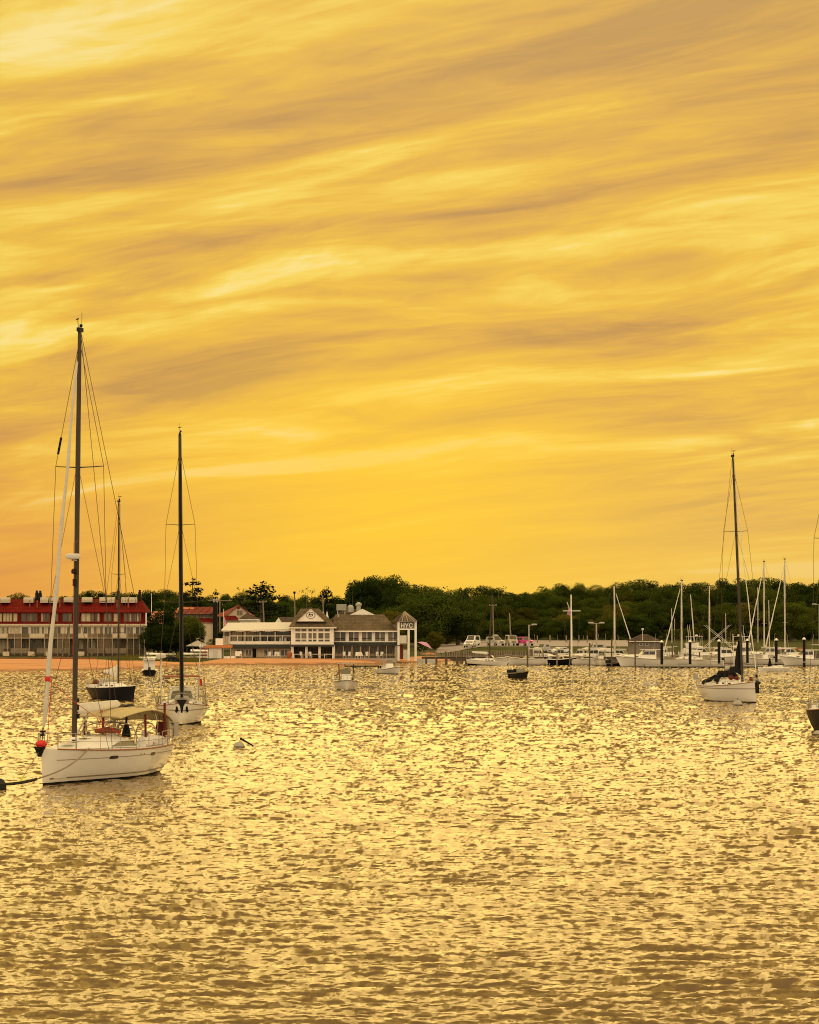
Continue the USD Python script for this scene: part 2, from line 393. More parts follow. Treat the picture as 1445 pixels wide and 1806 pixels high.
look('gelcoat', (0.84, 0.82, 0.79), 0.22, var=0.04, scale=1.2, coat=0.3)
look('gelcoat_grey', (0.62, 0.61, 0.58), 0.3, var=0.06)
def hull_look():
    """White gelcoat with a faint tea-coloured stain above the waterline and thin vertical run marks."""
    n = {'tc': ('texture_coordinate', {}), 's': ('separate_xyz', {}), 'm': ('mapping', {'mapping_type': 'point', 'scale': (5.0, 5.0, 0.35)}), 'no': ('noise_texture', {'scale': 1.0, 'detail': 5.0, 'roughness': 0.65}),
         'st': ('map_range', {'range_type': 'smoothstep', 'from_min': 0.08, 'from_max': 0.55, 'to_min': 0.75, 'to_max': 0.12, 'clamp': True}), 'mu': ('math', {'math_type': 'multiply'}),
         'mx': ('mix_color', {'a': (0.84, 0.82, 0.79), 'b': (0.50, 0.40, 0.25)}), 'n2': ('noise_texture', {'scale': 1.6, 'detail': 2.0}), 'bu': ('bump', {'strength': 1.0, 'distance': 0.012}),
         'p': ('principled_bsdf', {'roughness': 0.2, 'coat_weight': 0.4})}
    l = [('tc.object', 's.vector'), ('tc.object', 'm.vector'), ('m.vector', 'no.vector'), ('s.z', 'st.value'), ('st.result', 'mu.value1'), ('no.fac', 'mu.value2'), ('mu.value', 'mx.fac'), ('mx.result', 'p.base_color'),
         ('tc.object', 'n2.vector'), ('n2.fac', 'bu.height'), ('bu.normal', 'p.normal')]
    LOOK['gelcoat_hull'] = usdkit.material(stage, f'{LK}/gelcoat_hull', n, l, surface='p.BSDF')


hull_look()
look('deck_white', (0.80, 0.79, 0.76), 0.5, var=0.05, scale=4)
look('dark_hull', (0.006, 0.006, 0.009), 0.35, spec=0.12)
look('acrylic', (0.42, 0.37, 0.29), 0.5, var=0.2)
look('slate_hull', (0.022, 0.018, 0.016), 0.5, spec=0.1)
look('bottom_black', (0.008, 0.008, 0.009), 0.6, spec=0.12)
look('stripe_grey', (0.22, 0.18, 0.11), 0.4)
look('teak', (0.34, 0.13, 0.06), 0.55, bump=0.002, bscale=40)
look('red_cloth', (0.60, 0.02, 0.02), 0.6, bump=0.01, bscale=9)
look('maroon', (0.13, 0.02, 0.015), 0.6, spec=0.2)
look('black', (0.009, 0.009, 0.010), 0.5, spec=0.15)
look('rubber', (0.015, 0.015, 0.015), 0.75, spec=0.15)
look('sailcloth_grey', (0.54, 0.51, 0.45), 0.8, bump=0.02, bscale=7)
look('alu', (0.055, 0.047, 0.040), 0.55, spec=0.25, var=0.08)
look('alu_pale', (0.66, 0.63, 0.58), 0.45, var=0.08)
look('steel', (0.35, 0.33, 0.30), 0.3, metal=0.7)
look('wire', (0.08, 0.045, 0.025), 0.5, spec=0.2)
look('rope', (0.26, 0.21, 0.14), 0.85, bump=0.004, bscale=60)
look('chafe', (0.03, 0.027, 0.027), 0.8, spec=0.15)
look('yellow_rope', (0.55, 0.62, 0.03), 0.7)
look('sailcloth', (0.70, 0.67, 0.60), 0.75, bump=0.02, bscale=7)
look('canvas_tan', (0.52, 0.43, 0.23), 0.8, bump=0.01, bscale=6)
look('canvas_grey', (0.36, 0.34, 0.29), 0.8, bump=0.02, bscale=5)
look('canvas_black', (0.010, 0.010, 0.013), 0.8, spec=0.1, bump=0.02, bscale=5)
look('canvas_rust', (0.30, 0.10, 0.05), 0.8)
look('window_dark', (0.02, 0.02, 0.02), 0.08, spec=0.8)
look('window_smoke', (0.14, 0.13, 0.09), 0.08, spec=0.8)
look('pane_dark', (0.065, 0.056, 0.045), 0.12, var=0.5, scale=0.9)
look('pane_grey', (0.16, 0.14, 0.11), 0.25, var=0.35, scale=1.4)
look('curtain', (0.50, 0.44, 0.31), 0.6, var=0.2, scale=2.2)
look('interior', (0.10, 0.08, 0.06), 0.9, var=0.4)
look('white_paint', (0.82, 0.80, 0.77), 0.55, var=0.07, scale=2.0)
look('cream_paint', (0.60, 0.50, 0.38), 0.65, var=0.1, scale=1.5)
look('tan_trim', (0.40, 0.32, 0.22), 0.7, var=0.12)
look('weathered_wood', (0.23, 0.18, 0.135), 0.85, var=0.3, scale=4, bump=0.01, bscale=14, rnd=0.2)
look('dark_wood', (0.10, 0.075, 0.055), 0.85, var=0.35, scale=4, bump=0.01, bscale=14, rnd=0.2)
look('lattice', (0.17, 0.12, 0.08), 0.85, var=0.25, rnd=0.2)
look('pile_black', (0.012, 0.010, 0.010), 0.7, spec=0.12, var=0.4)
look('pile_cap', (0.80, 0.79, 0.77), 0.45)
look('awning', (0.035, 0.038, 0.036), 0.7, spec=0.15)
look('sign_face', (0.13, 0.12, 0.10), 0.6)
look('bark', (0.09, 0.065, 0.045), 0.9, var=0.4, bump=0.03, bscale=4)
look('concrete', (0.42, 0.38, 0.35), 0.85, var=0.15)
look('asphalt', (0.36, 0.31, 0.30), 0.9, var=0.08, scale=0.4)
look('metal_grey', (0.36, 0.35, 0.32), 0.5, var=0.12)
look('car_white', (0.72, 0.71, 0.69), 0.2, coat=0.5, var=0.03)
look('car_silver', (0.38, 0.37, 0.35), 0.25, coat=0.5, var=0.03)
look('car_beige', (0.42, 0.37, 0.28), 0.25, coat=0.5, var=0.03)
look('car_magenta', (0.42, 0.03, 0.20), 0.25, coat=0.5, var=0.03)
look('lamp_lens', (0.75, 0.73, 0.7), 0.15)
look('flag_pink', (0.55, 0.26, 0.44), 0.8)
look('orange_roof', (0.52, 0.19, 0.07), 0.85, var=0.2)
look('red_door', (0.28, 0.03, 0.03), 0.6)
look('rusty', (0.30, 0.10, 0.05), 0.9, var=0.4)
look('brick', (0.20, 0.075, 0.045), 0.9, var=0.3, scale=6)
look('plastic_orange', (0.65, 0.20, 0.08), 0.5)
shingle_look('roof_red', (0.155, 0.010, 0.006))
shingle_look('roof_red_pale', (0.24, 0.06, 0.045))
shingle_look('roof_brown', (0.135, 0.10, 0.062))
shingle_look('roof_dark', (0.09, 0.065, 0.05))
shingle_look('siding_grey', (0.30, 0.26, 0.22), 0.16)
glass_look('glass', (0.55, 0.55, 0.5))
leaf_look('leaf_dark', (0.012, 0.024, 0.005), (0.080, 0.112, 0.018))
leaf_look('leaf_mid', (0.022, 0.042, 0.006), (0.095, 0.122, 0.017))
leaf_look('leaf_olive', (0.06, 0.062, 0.010), (0.15, 0.135, 0.024))
leaf_look('leaf_spruce', (0.008, 0.014, 0.006), (0.020, 0.028, 0.010))
leaf_look('leaf_beach', (0.10, 0.11, 0.02), (0.17, 0.15, 0.035))


def ground_look(name, stops, scale, bump, bscale):
    n = {'g': ('geometry', {}), 'n1': ('noise_texture', {'scale': scale, 'detail': 6.0, 'roughness': 0.65}), 'r': ('rgb_ramp', {'ramp': stops}),
         'n2': ('noise_texture', {'scale': bscale, 'detail': 4.0}), 'b': ('bump', {'strength': 1.0, 'distance': bump}), 'p': ('principled_bsdf', {'roughness': 0.95, 'specular_ior_level': 0.2})}
    l = [('g.position', 'n1.vector'), ('n1.fac', 'r.fac'), ('r.color', 'p.base_color'), ('g.position', 'n2.vector'), ('n2.fac', 'b.height'), ('b.normal', 'p.normal')]
    LOOK[name] = usdkit.material(stage, f'{LK}/{name}', n, l, surface='p.BSDF')


def sand_look():
    n = {'g': ('geometry', {}), 'm': ('mapping', {'mapping_type': 'point', 'scale': (0.25, 1.0, 1.0)}), 'n1': ('noise_texture', {'scale': 0.16, 'detail': 7.0, 'roughness': 0.65}),
         'r': ('rgb_ramp', {'ramp': [(0.3, (0.46, 0.21, 0.095)), (0.5, (0.62, 0.31, 0.145)), (0.68, (0.70, 0.38, 0.19))]}), 's': ('separate_xyz', {}),
         'n3': ('noise_texture', {'scale': 0.5, 'detail': 5.0}), 'w': ('math', {'math_type': 'multiply_add', 'value2': 0.7, 'value3': -0.28}), 'wz': ('math', {'math_type': 'subtract'}),
         'wet': ('map_range', {'range_type': 'smoothstep', 'from_min': 0.05, 'from_max': 0.22, 'to_min': 0.5, 'to_max': 1.0, 'clamp': True}), 'sc': ('vector_math', {'math_type': 'scale'}),
         'wk': ('noise_texture', {'scale': 1.7, 'detail': 6.0, 'roughness': 0.75}), 'wr': ('rgb_ramp', {'ramp': [(0.60, (1, 1, 1)), (0.68, (0.55, 0.5, 0.42))]}), 'mu': ('mix_color', {'blend_type': 'multiply', 'fac': 0.8}),
         'n2': ('noise_texture', {'scale': 1.3, 'detail': 5.0}), 'b': ('bump', {'strength': 1.0, 'distance': 0.14}), 'p': ('principled_bsdf', {'roughness': 0.9, 'specular_ior_level': 0.25})}
    l = [('g.position', 'm.vector'), ('m.vector', 'n1.vector'), ('n1.fac', 'r.fac'), ('g.position', 's.vector'), ('g.position', 'n3.vector'), ('n3.fac', 'w.value1'), ('s.z', 'wz.value1'), ('w.value', 'wz.value2'),
         ('wz.value', 'wet.value'), ('r.color', 'sc.vector1'), ('wet.result', 'sc.scale'), ('m.vector', 'wk.vector'), ('wk.fac', 'wr.fac'), ('sc.vector', 'mu.a'), ('wr.color', 'mu.b'), ('mu.result', 'p.base_color'),
         ('g.position', 'n2.vector'), ('n2.fac', 'b.height'), ('b.normal', 'p.normal')]
    LOOK['sand'] = usdkit.material(stage, f'{LK}/sand', n, l, surface='p.BSDF')


sand_look()
ground_look('turf', [(0.3, (0.03, 0.04, 0.008)), (0.55, (0.06, 0.07, 0.013)), (0.75, (0.11, 0.09, 0.03))], 0.25, 0.12, 3.0)
# ------------------------------------------------------------------ shore, beach, land
SHORE_PX = [-2500, -200, 0, 120, 240, 300, 400, 560, 680, 740, 785, 800, 1500, 4000]
SHORE_D = [380, 395, 402, 412, 432, 458, 482, 486, 498, 512, 530, 540, 540, 540]
SLOPE_W = [40, 40, 40, 40, 38, 34, 14, 14, 13, 13, 13, 9, 9, 9]
EDGE_PX = [-2500, 0, 165, 190, 205, 270, 350, 385, 400, 660, 700, 740, 770, 795, 4000]
EDGE_D = [476, 476, 477, 474, 468, 474, 479, 494, 502, 505, 513, 532, 540, 541, 541]


def pxat(x, y):
    return np.asarray(x) / np.maximum(y, 300.0) * FPX + CX


def shore_y(p):
    return np.interp(p, SHORE_PX, SHORE_D)


def ss(a, b, x):
    t = np.clip((np.asarray(x, float) - a) / (b - a), 0, 1)
    return t * t * (3 - 2 * t)


def land(x, y):
    """Height of the land."""
    x, y = np.asarray(x, float), np.asarray(y, float)
    p = pxat(x, y)
    t = y - shore_y(p) + 1.6 * (meshkit.noise(np.stack([x / 9, y / 9, x * 0], -1), 8) - 0.5)
    w = np.interp(p, SHORE_PX, SLOPE_W)
    h = np.where(t < 0, np.maximum(t * 0.06, -3.0), 1.25 * (1 - np.exp(-np.maximum(t, 0) / w)))
    right = ss(770, 860, p)
    h = h + right * 1.5 * ss(541, 556, y) + 0.75 * right * ss(562, 640, y)
    h = h + (0.7 + 0.6 * (1 - right)) * ss(540, 620, y) * (1 - right)
    h = h + 6.0 * ss(640, 770, y)
    return h


def hz(x, y):
    return float(land(x, y))


def make_land():
    ang = np.concatenate([np.linspace(-1.0, -0.18, 24), np.linspace(-0.17, 0.17, 260), np.linspace(0.18, 1.0, 24)])
    def sheet(d0, d1, rows, lift):
        T = np.linspace(0, 1, rows)[:, None]
        p = ang * FPX + CX
        D = d0(p)[None] + (d1(p) - d0(p))[None] * T
        X = D * ang[None]
        Z = land(X, D) + lift + 0.05 * (meshkit.noise(np.stack([X / 2.5, D / 2.5, X * 0], -1), 2) - 0.5)
        m = M(); m.grid(np.stack([X, D, Z], -1)); return m
    edge = lambda p: np.interp(p, EDGE_PX, EDGE_D) + 1.5 * (meshkit.noise(np.stack([p / 14, p * 0, p * 0], -1), 4) - .5)
    bm = sheet(lambda p: shore_y(p) - 25, edge, 60, 0)
    solo('beach', bm, 'sand', 'orange sand beach curving along the far shore', 'beach', kind='structure', smooth=True)
    gm = sheet(lambda p: edge(p), lambda p: p * 0 + 1500, 200, 0.0)
    solo('ground', gm, 'turf', 'grassy ground behind the beach and marina', 'ground', kind='structure', smooth=True)
    # parking strip
    P = np.array([[(XW(px, d), d) for px in np.linspace(770, 1110, 60)] for d in np.concatenate([np.linspace(557, 640, 14)])])
    Z = land(P[..., 0], P[..., 1]) + 0.09
    m = M(); m.grid(np.concatenate([P, Z[..., None]], -1))
    solo('parking_lot', m, 'asphalt', 'pale paved parking strip above the marina', 'parking lot', kind='structure')
make_land()


# ------------------------------------------------------------------ trees
def leaf_cloud(rng, centres, radii, count, size, flat=0.75):
    """Small leaf faces on and in each clump."""
    vs, fs, n = [], [], 0
    for c, r in zip(centres, radii):
        k = max(6, int(count * (r / 1.3) ** 2))
        d = rng.normal(size=(k, 3)); d /= np.linalg.norm(d, axis=1, keepdims=True)
        rad = r * rng.uniform(0.35, 0.98, (k, 1)) ** 0.5
        p = np.asarray(c) + d * rad * np.array([1, 1, flat])
        nrm = d + 0.45 * rng.normal(size=(k, 3)); nrm /= np.linalg.norm(nrm, axis=1, keepdims=True)
        a = np.cross(nrm, rng.normal(size=(k, 3))); a /= np.linalg.norm(a, axis=1, keepdims=True)
        b = np.cross(nrm, a)
        s = size * rng.uniform(0.6, 1.3, (k, 1))
        q = np.stack([p - a * s, p - b * s * .55, p + a * s, p + b * s * .55], 1).reshape(-1, 3)
        i = np.arange(k)[:, None] * 4 + n
        vs.append(q); fs.append(np.hstack([i, i + 1, i + 2, i + 3])); n += 4 * k
    return M().add(np.vstack(vs), np.vstack(fs))


TREE = {}


def tree_class(key, seed, mat, h=10.0, rx=3.6, low=0.16, n=62, clump=(1.0, 1.75), leaf=0.155, count=200, squash=0.68, lopsided=0.15):
    """A broad-leaved tree of the wood as a class prim: tapered trunk with limbs, crown of leaf clumps."""
    rng = np.random.default_rng(seed)
    path = f'/World/TreeKinds/{key}'
    UsdGeom.Xform.Define(stage, path)
    cz, rz = h * (low + 1) / 2, h * (1 - low) / 2
    cs, rs = [], []
    while len(cs) < n:
        d = rng.normal(size=3); d /= np.linalg.norm(d)
        f = rng.uniform(0.2, 0.8) ** 0.5
        bulge = 1 + 0.22 * math.sin(3 * math.atan2(d[1], d[0]) + seed) + lopsided * d[0]
        z = cz + d[2] * f * rz * 0.92
        w = 1.0 if d[2] > -0.1 else 1.0 - 0.35 * (-d[2])
        cs.append((d[0] * f * rx * bulge * w, d[1] * f * rx * bulge * w, z)); rs.append(rng.uniform(*clump))
    crown = leaf_cloud(rng, cs, rs, count, leaf, squash)
    tr = M()
    tr.tube([(0, 0, -0.6), (0.06, 0, h * .2), (0.1, .1, h * .45), (0.2, .1, h * .8)], [0.034 * h, 0.026 * h, 0.018 * h, 0.004 * h], 7)
    for k in range(7):
        c = cs[int(rng.integers(len(cs)))]
        z0 = h * rng.uniform(.22, .5)
        tr.tube([(0.06, 0.05, z0), (c[0] * .5, c[1] * .5, z0 + (c[2] - z0) * .4), c], [0.012 * h, 0.008 * h, 0.002 * h], 5)
    part(path, 'trunk', tr, 'bark')
    part(path, 'crown', crown, mat)
    TREE[key] = (path, h)


def make_tree_kinds():
    stage.GetRootLayer().GetPrimAtPath('/World') ; sp = Sdf.CreatePrimInLayer(stage.GetRootLayer(), '/World/TreeKinds'); sp.specifier = Sdf.SpecifierClass
    tree_class('round_dark', 11, 'leaf_dark', rx=4.2, low=.04, n=74)
    tree_class('round_dark_b', 12, 'leaf_dark', rx=4.8, low=.0, n=84)
    tree_class('round_mid', 13, 'leaf_mid', rx=4.4, low=-.02, n=76)
    tree_class('round_mid_b', 14, 'leaf_mid', rx=3.9, low=.0, n=70)
    tree_class('olive', 15, 'leaf_olive', rx=4.2, low=-.02, n=70)
    tree_class('tall_dark', 16, 'leaf_dark', rx=3.2, low=.12, n=60)
    tree_class('airy', 17, 'leaf_dark', rx=3.8, low=.45, n=26, clump=(.5, 1.0), count=40)
    tree_class('bush', 18, 'leaf_mid', rx=5.2, low=-.15, n=60)
    tree_class('grass_bush', 19, 'leaf_beach', rx=6.5, low=-.3, n=44, clump=(1.0, 1.7))
    # spruce
    rng = np.random.default_rng(21)
    path = '/World/TreeKinds/spruce'
    UsdGeom.Xform.Define(stage, path)
    cs, rs = [], []
    for k in range(11):
        z = 2.2 + k * 0.72; R = 2.5 * (1 - (z - 2.2) / 9.0) + .1
        for j in range(max(3, int(R * 4.2))):
            a = rng.uniform(0, 6.28); f = rng.uniform(.35, 1)
            cs.append((R * f * math.cos(a), R * f * math.sin(a), z - .25 * f + rng.normal() * .12)); rs.append(rng.uniform(.55, .85))
    cs.append((0, 0, 9.9)); rs.append(.35)
    t = M(); t.tube([(0, 0, -.5), (0, 0, 10.2)], [.24, .03], 6)
    part(path, 'trunk', t, 'bark'); part(path, 'crown', leaf_cloud(rng, cs, rs, 90, .2, .5), 'leaf_spruce')
    TREE['spruce'] = (path, 10.3)
    # windswept pine: bare trunk, a few flat tiers
    path = '/World/TreeKinds/pine'
    UsdGeom.Xform.Define(stage, path)
    cs, rs = [], []
    t = M(); t.tube([(0, 0, -.5), (.2, 0, 4), (0, .1, 7.5), (.3, 0, 10)], [.28, .22, .14, .04], 6)
    for z, w in ((4.6, 2.0), (5.5, 2.9), (6.4, 2.2), (7.4, 2.5), (8.3, 1.5), (9.2, 1.0)):
        for sgn in (-1, 1):
            a = rng.normal() * .5
            e = (sgn * w * math.cos(a), w * math.sin(a), z + .25)
            t.tube([(0.1, 0, z - .3), (e[0] * .6, e[1] * .6, z), e], [.09, .06, .02], 5)
            for q in (0.2, 0.45, .7, 1.0):
                cs.append((e[0] * q + rng.normal() * .2, e[1] * q + rng.normal() * .3, z + .1 + rng.normal() * .25)); rs.append(rng.uniform(.5, .95))
    cs.append((.3, 0, 10.1)); rs.append(.55)
    part(path, 'trunk', t, 'bark'); part(path, 'crown', leaf_cloud(rng, cs, rs, 75, .2, .5), 'leaf_spruce')
    TREE['pine'] = (path, 10.6)
make_tree_kinds()

SKY_PX = [-150, 0, 30, 55, 100, 140, 170, 200, 240, 275, 300, 330, 360, 390, 415, 440, 470, 500, 540, 570, 600, 620, 636, 660, 690, 705, 730, 760, 785, 800, 830, 870, 900, 940, 965, 1000, 1040, 1050, 1075, 1120, 1150, 1175, 1192, 1250, 1290, 1340, 1380, 1410, 1445, 1600]
SKY_PY = [1040, 1044, 1043, 1047, 1046, 1037, 1036, 1042, 1040, 1037, 1037, 1038, 1046, 1045, 1038, 1043, 1044, 1046, 1044, 1048, 1047, 1044, 1024, 1014, 1012, 1024, 1029, 1032, 1041, 1034, 1030, 1031, 1034, 1038, 1030, 1026, 1023, 1030, 1027, 1016, 1018, 1016, 1025, 1022, 1015, 1012, 1015, 1017, 1015, 1012]
LANDMARKS = [(-200, 60, 'left end of the red-roofed block'), (60, 255, 'red-roofed block'), (255, 345, 'orange roofs'), (345, 450, 'gabled red-roofed house'), (450, 520, 'white awning pavilion'),
             (520, 605, 'club gable'), (605, 700, 'club roof vents'), (700, 775, 'club sign tower'), (775, 850, 'parked white vehicles'), (850, 960, 'magenta car'), (960, 1060, 'flagpole with yard'),
             (1060, 1150, 'grey dock house'), (1150, 1240, 'white flybridge boats'), (1240, 1330, 'black and white pilings'), (1330, 1700, 'right end of the marina')]
KIND_WORDS = {'round_dark': 'round dark green', 'round_dark_b': 'broad dark green', 'round_mid': 'round mid green', 'round_mid_b': 'narrow mid green', 'olive': 'olive green', 'tall_dark': 'tall dark green', 'airy': 'thin open-crowned'}


def put_tree(key, px, d, top_py, label=None, group=None, squeeze=1.0, rz=None, name='tree', base=None):
    x = XW(px, d); z0 = hz(x, d) if base is None else base
    path, h = TREE[key]
    s = max(0.25, (ZW(top_py, d) - z0) / h)
    return clone(path, name, label, 'tree' if name != 'bush' else 'bush', (x, d, z0), (0, 0, rz if rz is not None else (px * 37.7) % 360), group, (s * squeeze, s * squeeze, s))


def make_wood():
    rng = np.random.default_rng(77)
    keys = ['round_dark', 'round_dark_b', 'round_mid', 'round_mid_b', 'olive', 'tall_dark']
    rowdef = [(632, 26, 0.42, (.25, .1, .3, .15, .15, .05)), (660, 30, 0.62, (.3, .2, .22, .1, .1, .08)), (690, 30, 0.80, (.32, .25, .2, .08, .05, .1)), (725, 32, 0.95, (.36, .3, .14, .06, .02, .12))]
    back = []
    used = {}
    for d, step, frac, pr in rowdef:
        px = -70 + rng.uniform(0, 20)
        while px < 1520:
            sky = np.interp(px, SKY_PX, SKY_PY)
            dd = d + rng.uniform(-11, 11)
            x = XW(px, dd)
            base_py = 1110 - (hz(x, dd) - CAMH) / dd * FPX
            f = frac * rng.uniform(0.88, 1.1)
            if d > 700:
                f = rng.uniform(.94, 1.0)
            if px > 1150 and d < 640:
                f *= 0.55
            top = base_py - (base_py - sky) * min(f, 1.0)
            key = keys[int(rng.choice(6, p=pr))]
            lm = next(t for a, b, t in LANDMARKS if a <= px < b)
            rw = {632: 'at the front', 660: 'in the second rank', 690: 'high up', 725: 'on the skyline'}[d]
            lab = f'{KIND_WORDS[key]} tree {rw} above the {lm}'
            used[lab] = used.get(lab, 0) + 1
            squeeze = rng.uniform(1.0, 1.3)
            H = ZW(top, dd) - hz(x, dd)
            if H < 5.5:
                squeeze *= 1.35
            back.append((key, px, dd, top, lab, squeeze))
            px += step * rng.uniform(0.75, 1.2)
    for key, px, dd, top, lab, sq in back:
        put_tree(key, px, dd, top, lab, 'trees of the wood: ' + lab if used[lab] > 1 else 'trees of the wood', sq)
    # the ones that stand out
    put_tree('spruce', 340, 600, 1017, 'dark pointed spruce sticking up left of the gabled house', squeeze=1.25)
    put_tree('spruce', 381, 640, 1037, 'small thin spruce tip behind the black chimney', squeeze=.8)
    put_tree('pine', 459, 640, 1022, 'lone windswept pine standing above the wood over the white awning', squeeze=1.5, rz=10)
    put_tree('airy', 433, 650, 1030, 'thin bare-branched tree beside the lone windswept pine', squeeze=.8)
    put_tree('airy', 541, 640, 1030, 'sparse reddish-topped tree above the left of the club gable', squeeze=.7)
    put_tree('pine', 576, 640, 1031, 'small ragged pine right of the club gable peak', squeeze=.9, rz=80)
    put_tree('airy', 622, 660, 1033, 'thin outlying tree left of the tallest dark clump', squeeze=.5)
    put_tree('tall_dark', 642, 690, 1017, 'left half of the tallest dark tree clump on the skyline', squeeze=1.2)
    put_tree('round_dark_b', 662, 700, 1012, 'tallest dark tree clump on the skyline over the club roof', squeeze=1.0)
    put_tree('round_dark', 684, 700, 1010, 'right half of the tallest dark tree clump on the skyline', squeeze=1.1)
    put_tree('airy', 806, 690, 1030, 'open tree with sky showing through above the white vehicles', squeeze=1.5)
    put_tree('airy', 832, 690, 1030, 'second open tree with sky gaps above the white vehicles', squeeze=1.3)
    put_tree('airy', 878, 690, 1030, 'open tree with a sky hole beside the leaning mast top', squeeze=1.1)
    put_tree('round_dark_b', 760, 600, 1036, 'huge round dark tree filling the space right of the sign tower', squeeze=1.5)
    put_tree('round_dark', 808, 605, 1058, 'wide dark tree behind the white vehicles', squeeze=1.6)
    put_tree('olive', 999, 640, 1080, 'low olive tree behind the flagpole foot', squeeze=1.7)
    put_tree('round_mid', 1118, 640, 1077, 'bright mid green tree left of the grey dock house roof', squeeze=1.3)
    put_tree('round_mid', 1395, 620, 1052, 'big mid green tree behind the right end of the docks', squeeze=1.4)
    put_tree('olive', 768, 575, 1111, 'small yellow-green tree at the left end of the parking strip', squeeze=1.1)
    put_tree('bush', 745, 568, 1122, 'low shrub right of the sign tower', name='bush')
    put_tree('olive', 690, 575, 1072, 'yellow-green tree between club roof and sign tower', squeeze=.9)
    put_tree('round_dark_b', 292, 524, 1071, 'massive dark bushy tree in front of the orange roofs', squeeze=1.05)
    put_tree('round_mid', 332, 520, 1077, 'mid green half of the tree mass behind the second sloop mast', squeeze=.9)
    put_tree('round_dark', 310, 518, 1098, 'low dark shrub filling under the bushy tree', squeeze=1.5, name='bush')
    put_tree('round_dark', 272, 517, 1100, 'low dark shrub beside the red-roofed block corner', squeeze=1.2, name='bush')
    put_tree('spruce', 352, 516, 1104, 'small dark conifer at the cream wall', squeeze=1.3)
    put_tree('bush', 377, 520, 1123, 'small round shrub against the cream wall', name='bush', squeeze=.8)
make_wood()
# ------------------------------------------------------------------ buildings
def wall_with_holes(x0, x1, z0, z1, holes, th, y):
    from shapely.geometry import Polygon, box as sb
    g = Polygon([(x0, z0), (x1, z0), (x1, z1), (x0, z1)])
    for a, b, c, d in holes:
        g = g.difference(sb(a, c, b, d))
    m = M()
    for q in getattr(g, 'geoms', [g]):
        if q.area > 0.01:
            m.poly(q, th, 'y', y)
    return m


def window(parent, x0, x1, z0, z1, y, frame='white_paint', pane='pane_dark', cols=2, rows=1, fw=0.09, depth=0.12, mull=0.05):
    """A window set in a wall whose face is at y: frame proud of the wall, panes set back."""
    f = M()
    f.bb(x0 - fw, x0, y - .03, y + depth, z0 - fw, z1 + fw); f.bb(x1, x1 + fw, y - .03, y + depth, z0 - fw, z1 + fw)
    f.bb(x0, x1, y - .03, y + depth, z1, z1 + fw); f.bb(x0, x1, y - .05, y + depth, z0 - fw, z0)
    for k in range(1, cols):
        x = x0 + (x1 - x0) * k / cols
        f.bb(x - mull / 2, x + mull / 2, y - .01, y + depth, z0, z1)
    for k in range(1, rows):
        z = z0 + (z1 - z0) * k / rows
        f.bb(x0, x1, y - .005, y + depth - .01, z - mull / 2, z + mull / 2)
    w = part(parent, 'window', f, frame)
    panes = pane if isinstance(pane, (list, tuple)) else [pane] * cols
    for k in range(cols):
        a, b = x0 + (x1 - x0) * k / cols, x0 + (x1 - x0) * (k + 1) / cols
        part(w, 'pane', M().bb(a, b, y + .06 + .004 * k, y + .085 + .004 * k, z0, z1), panes[k % len(panes)])
    return w


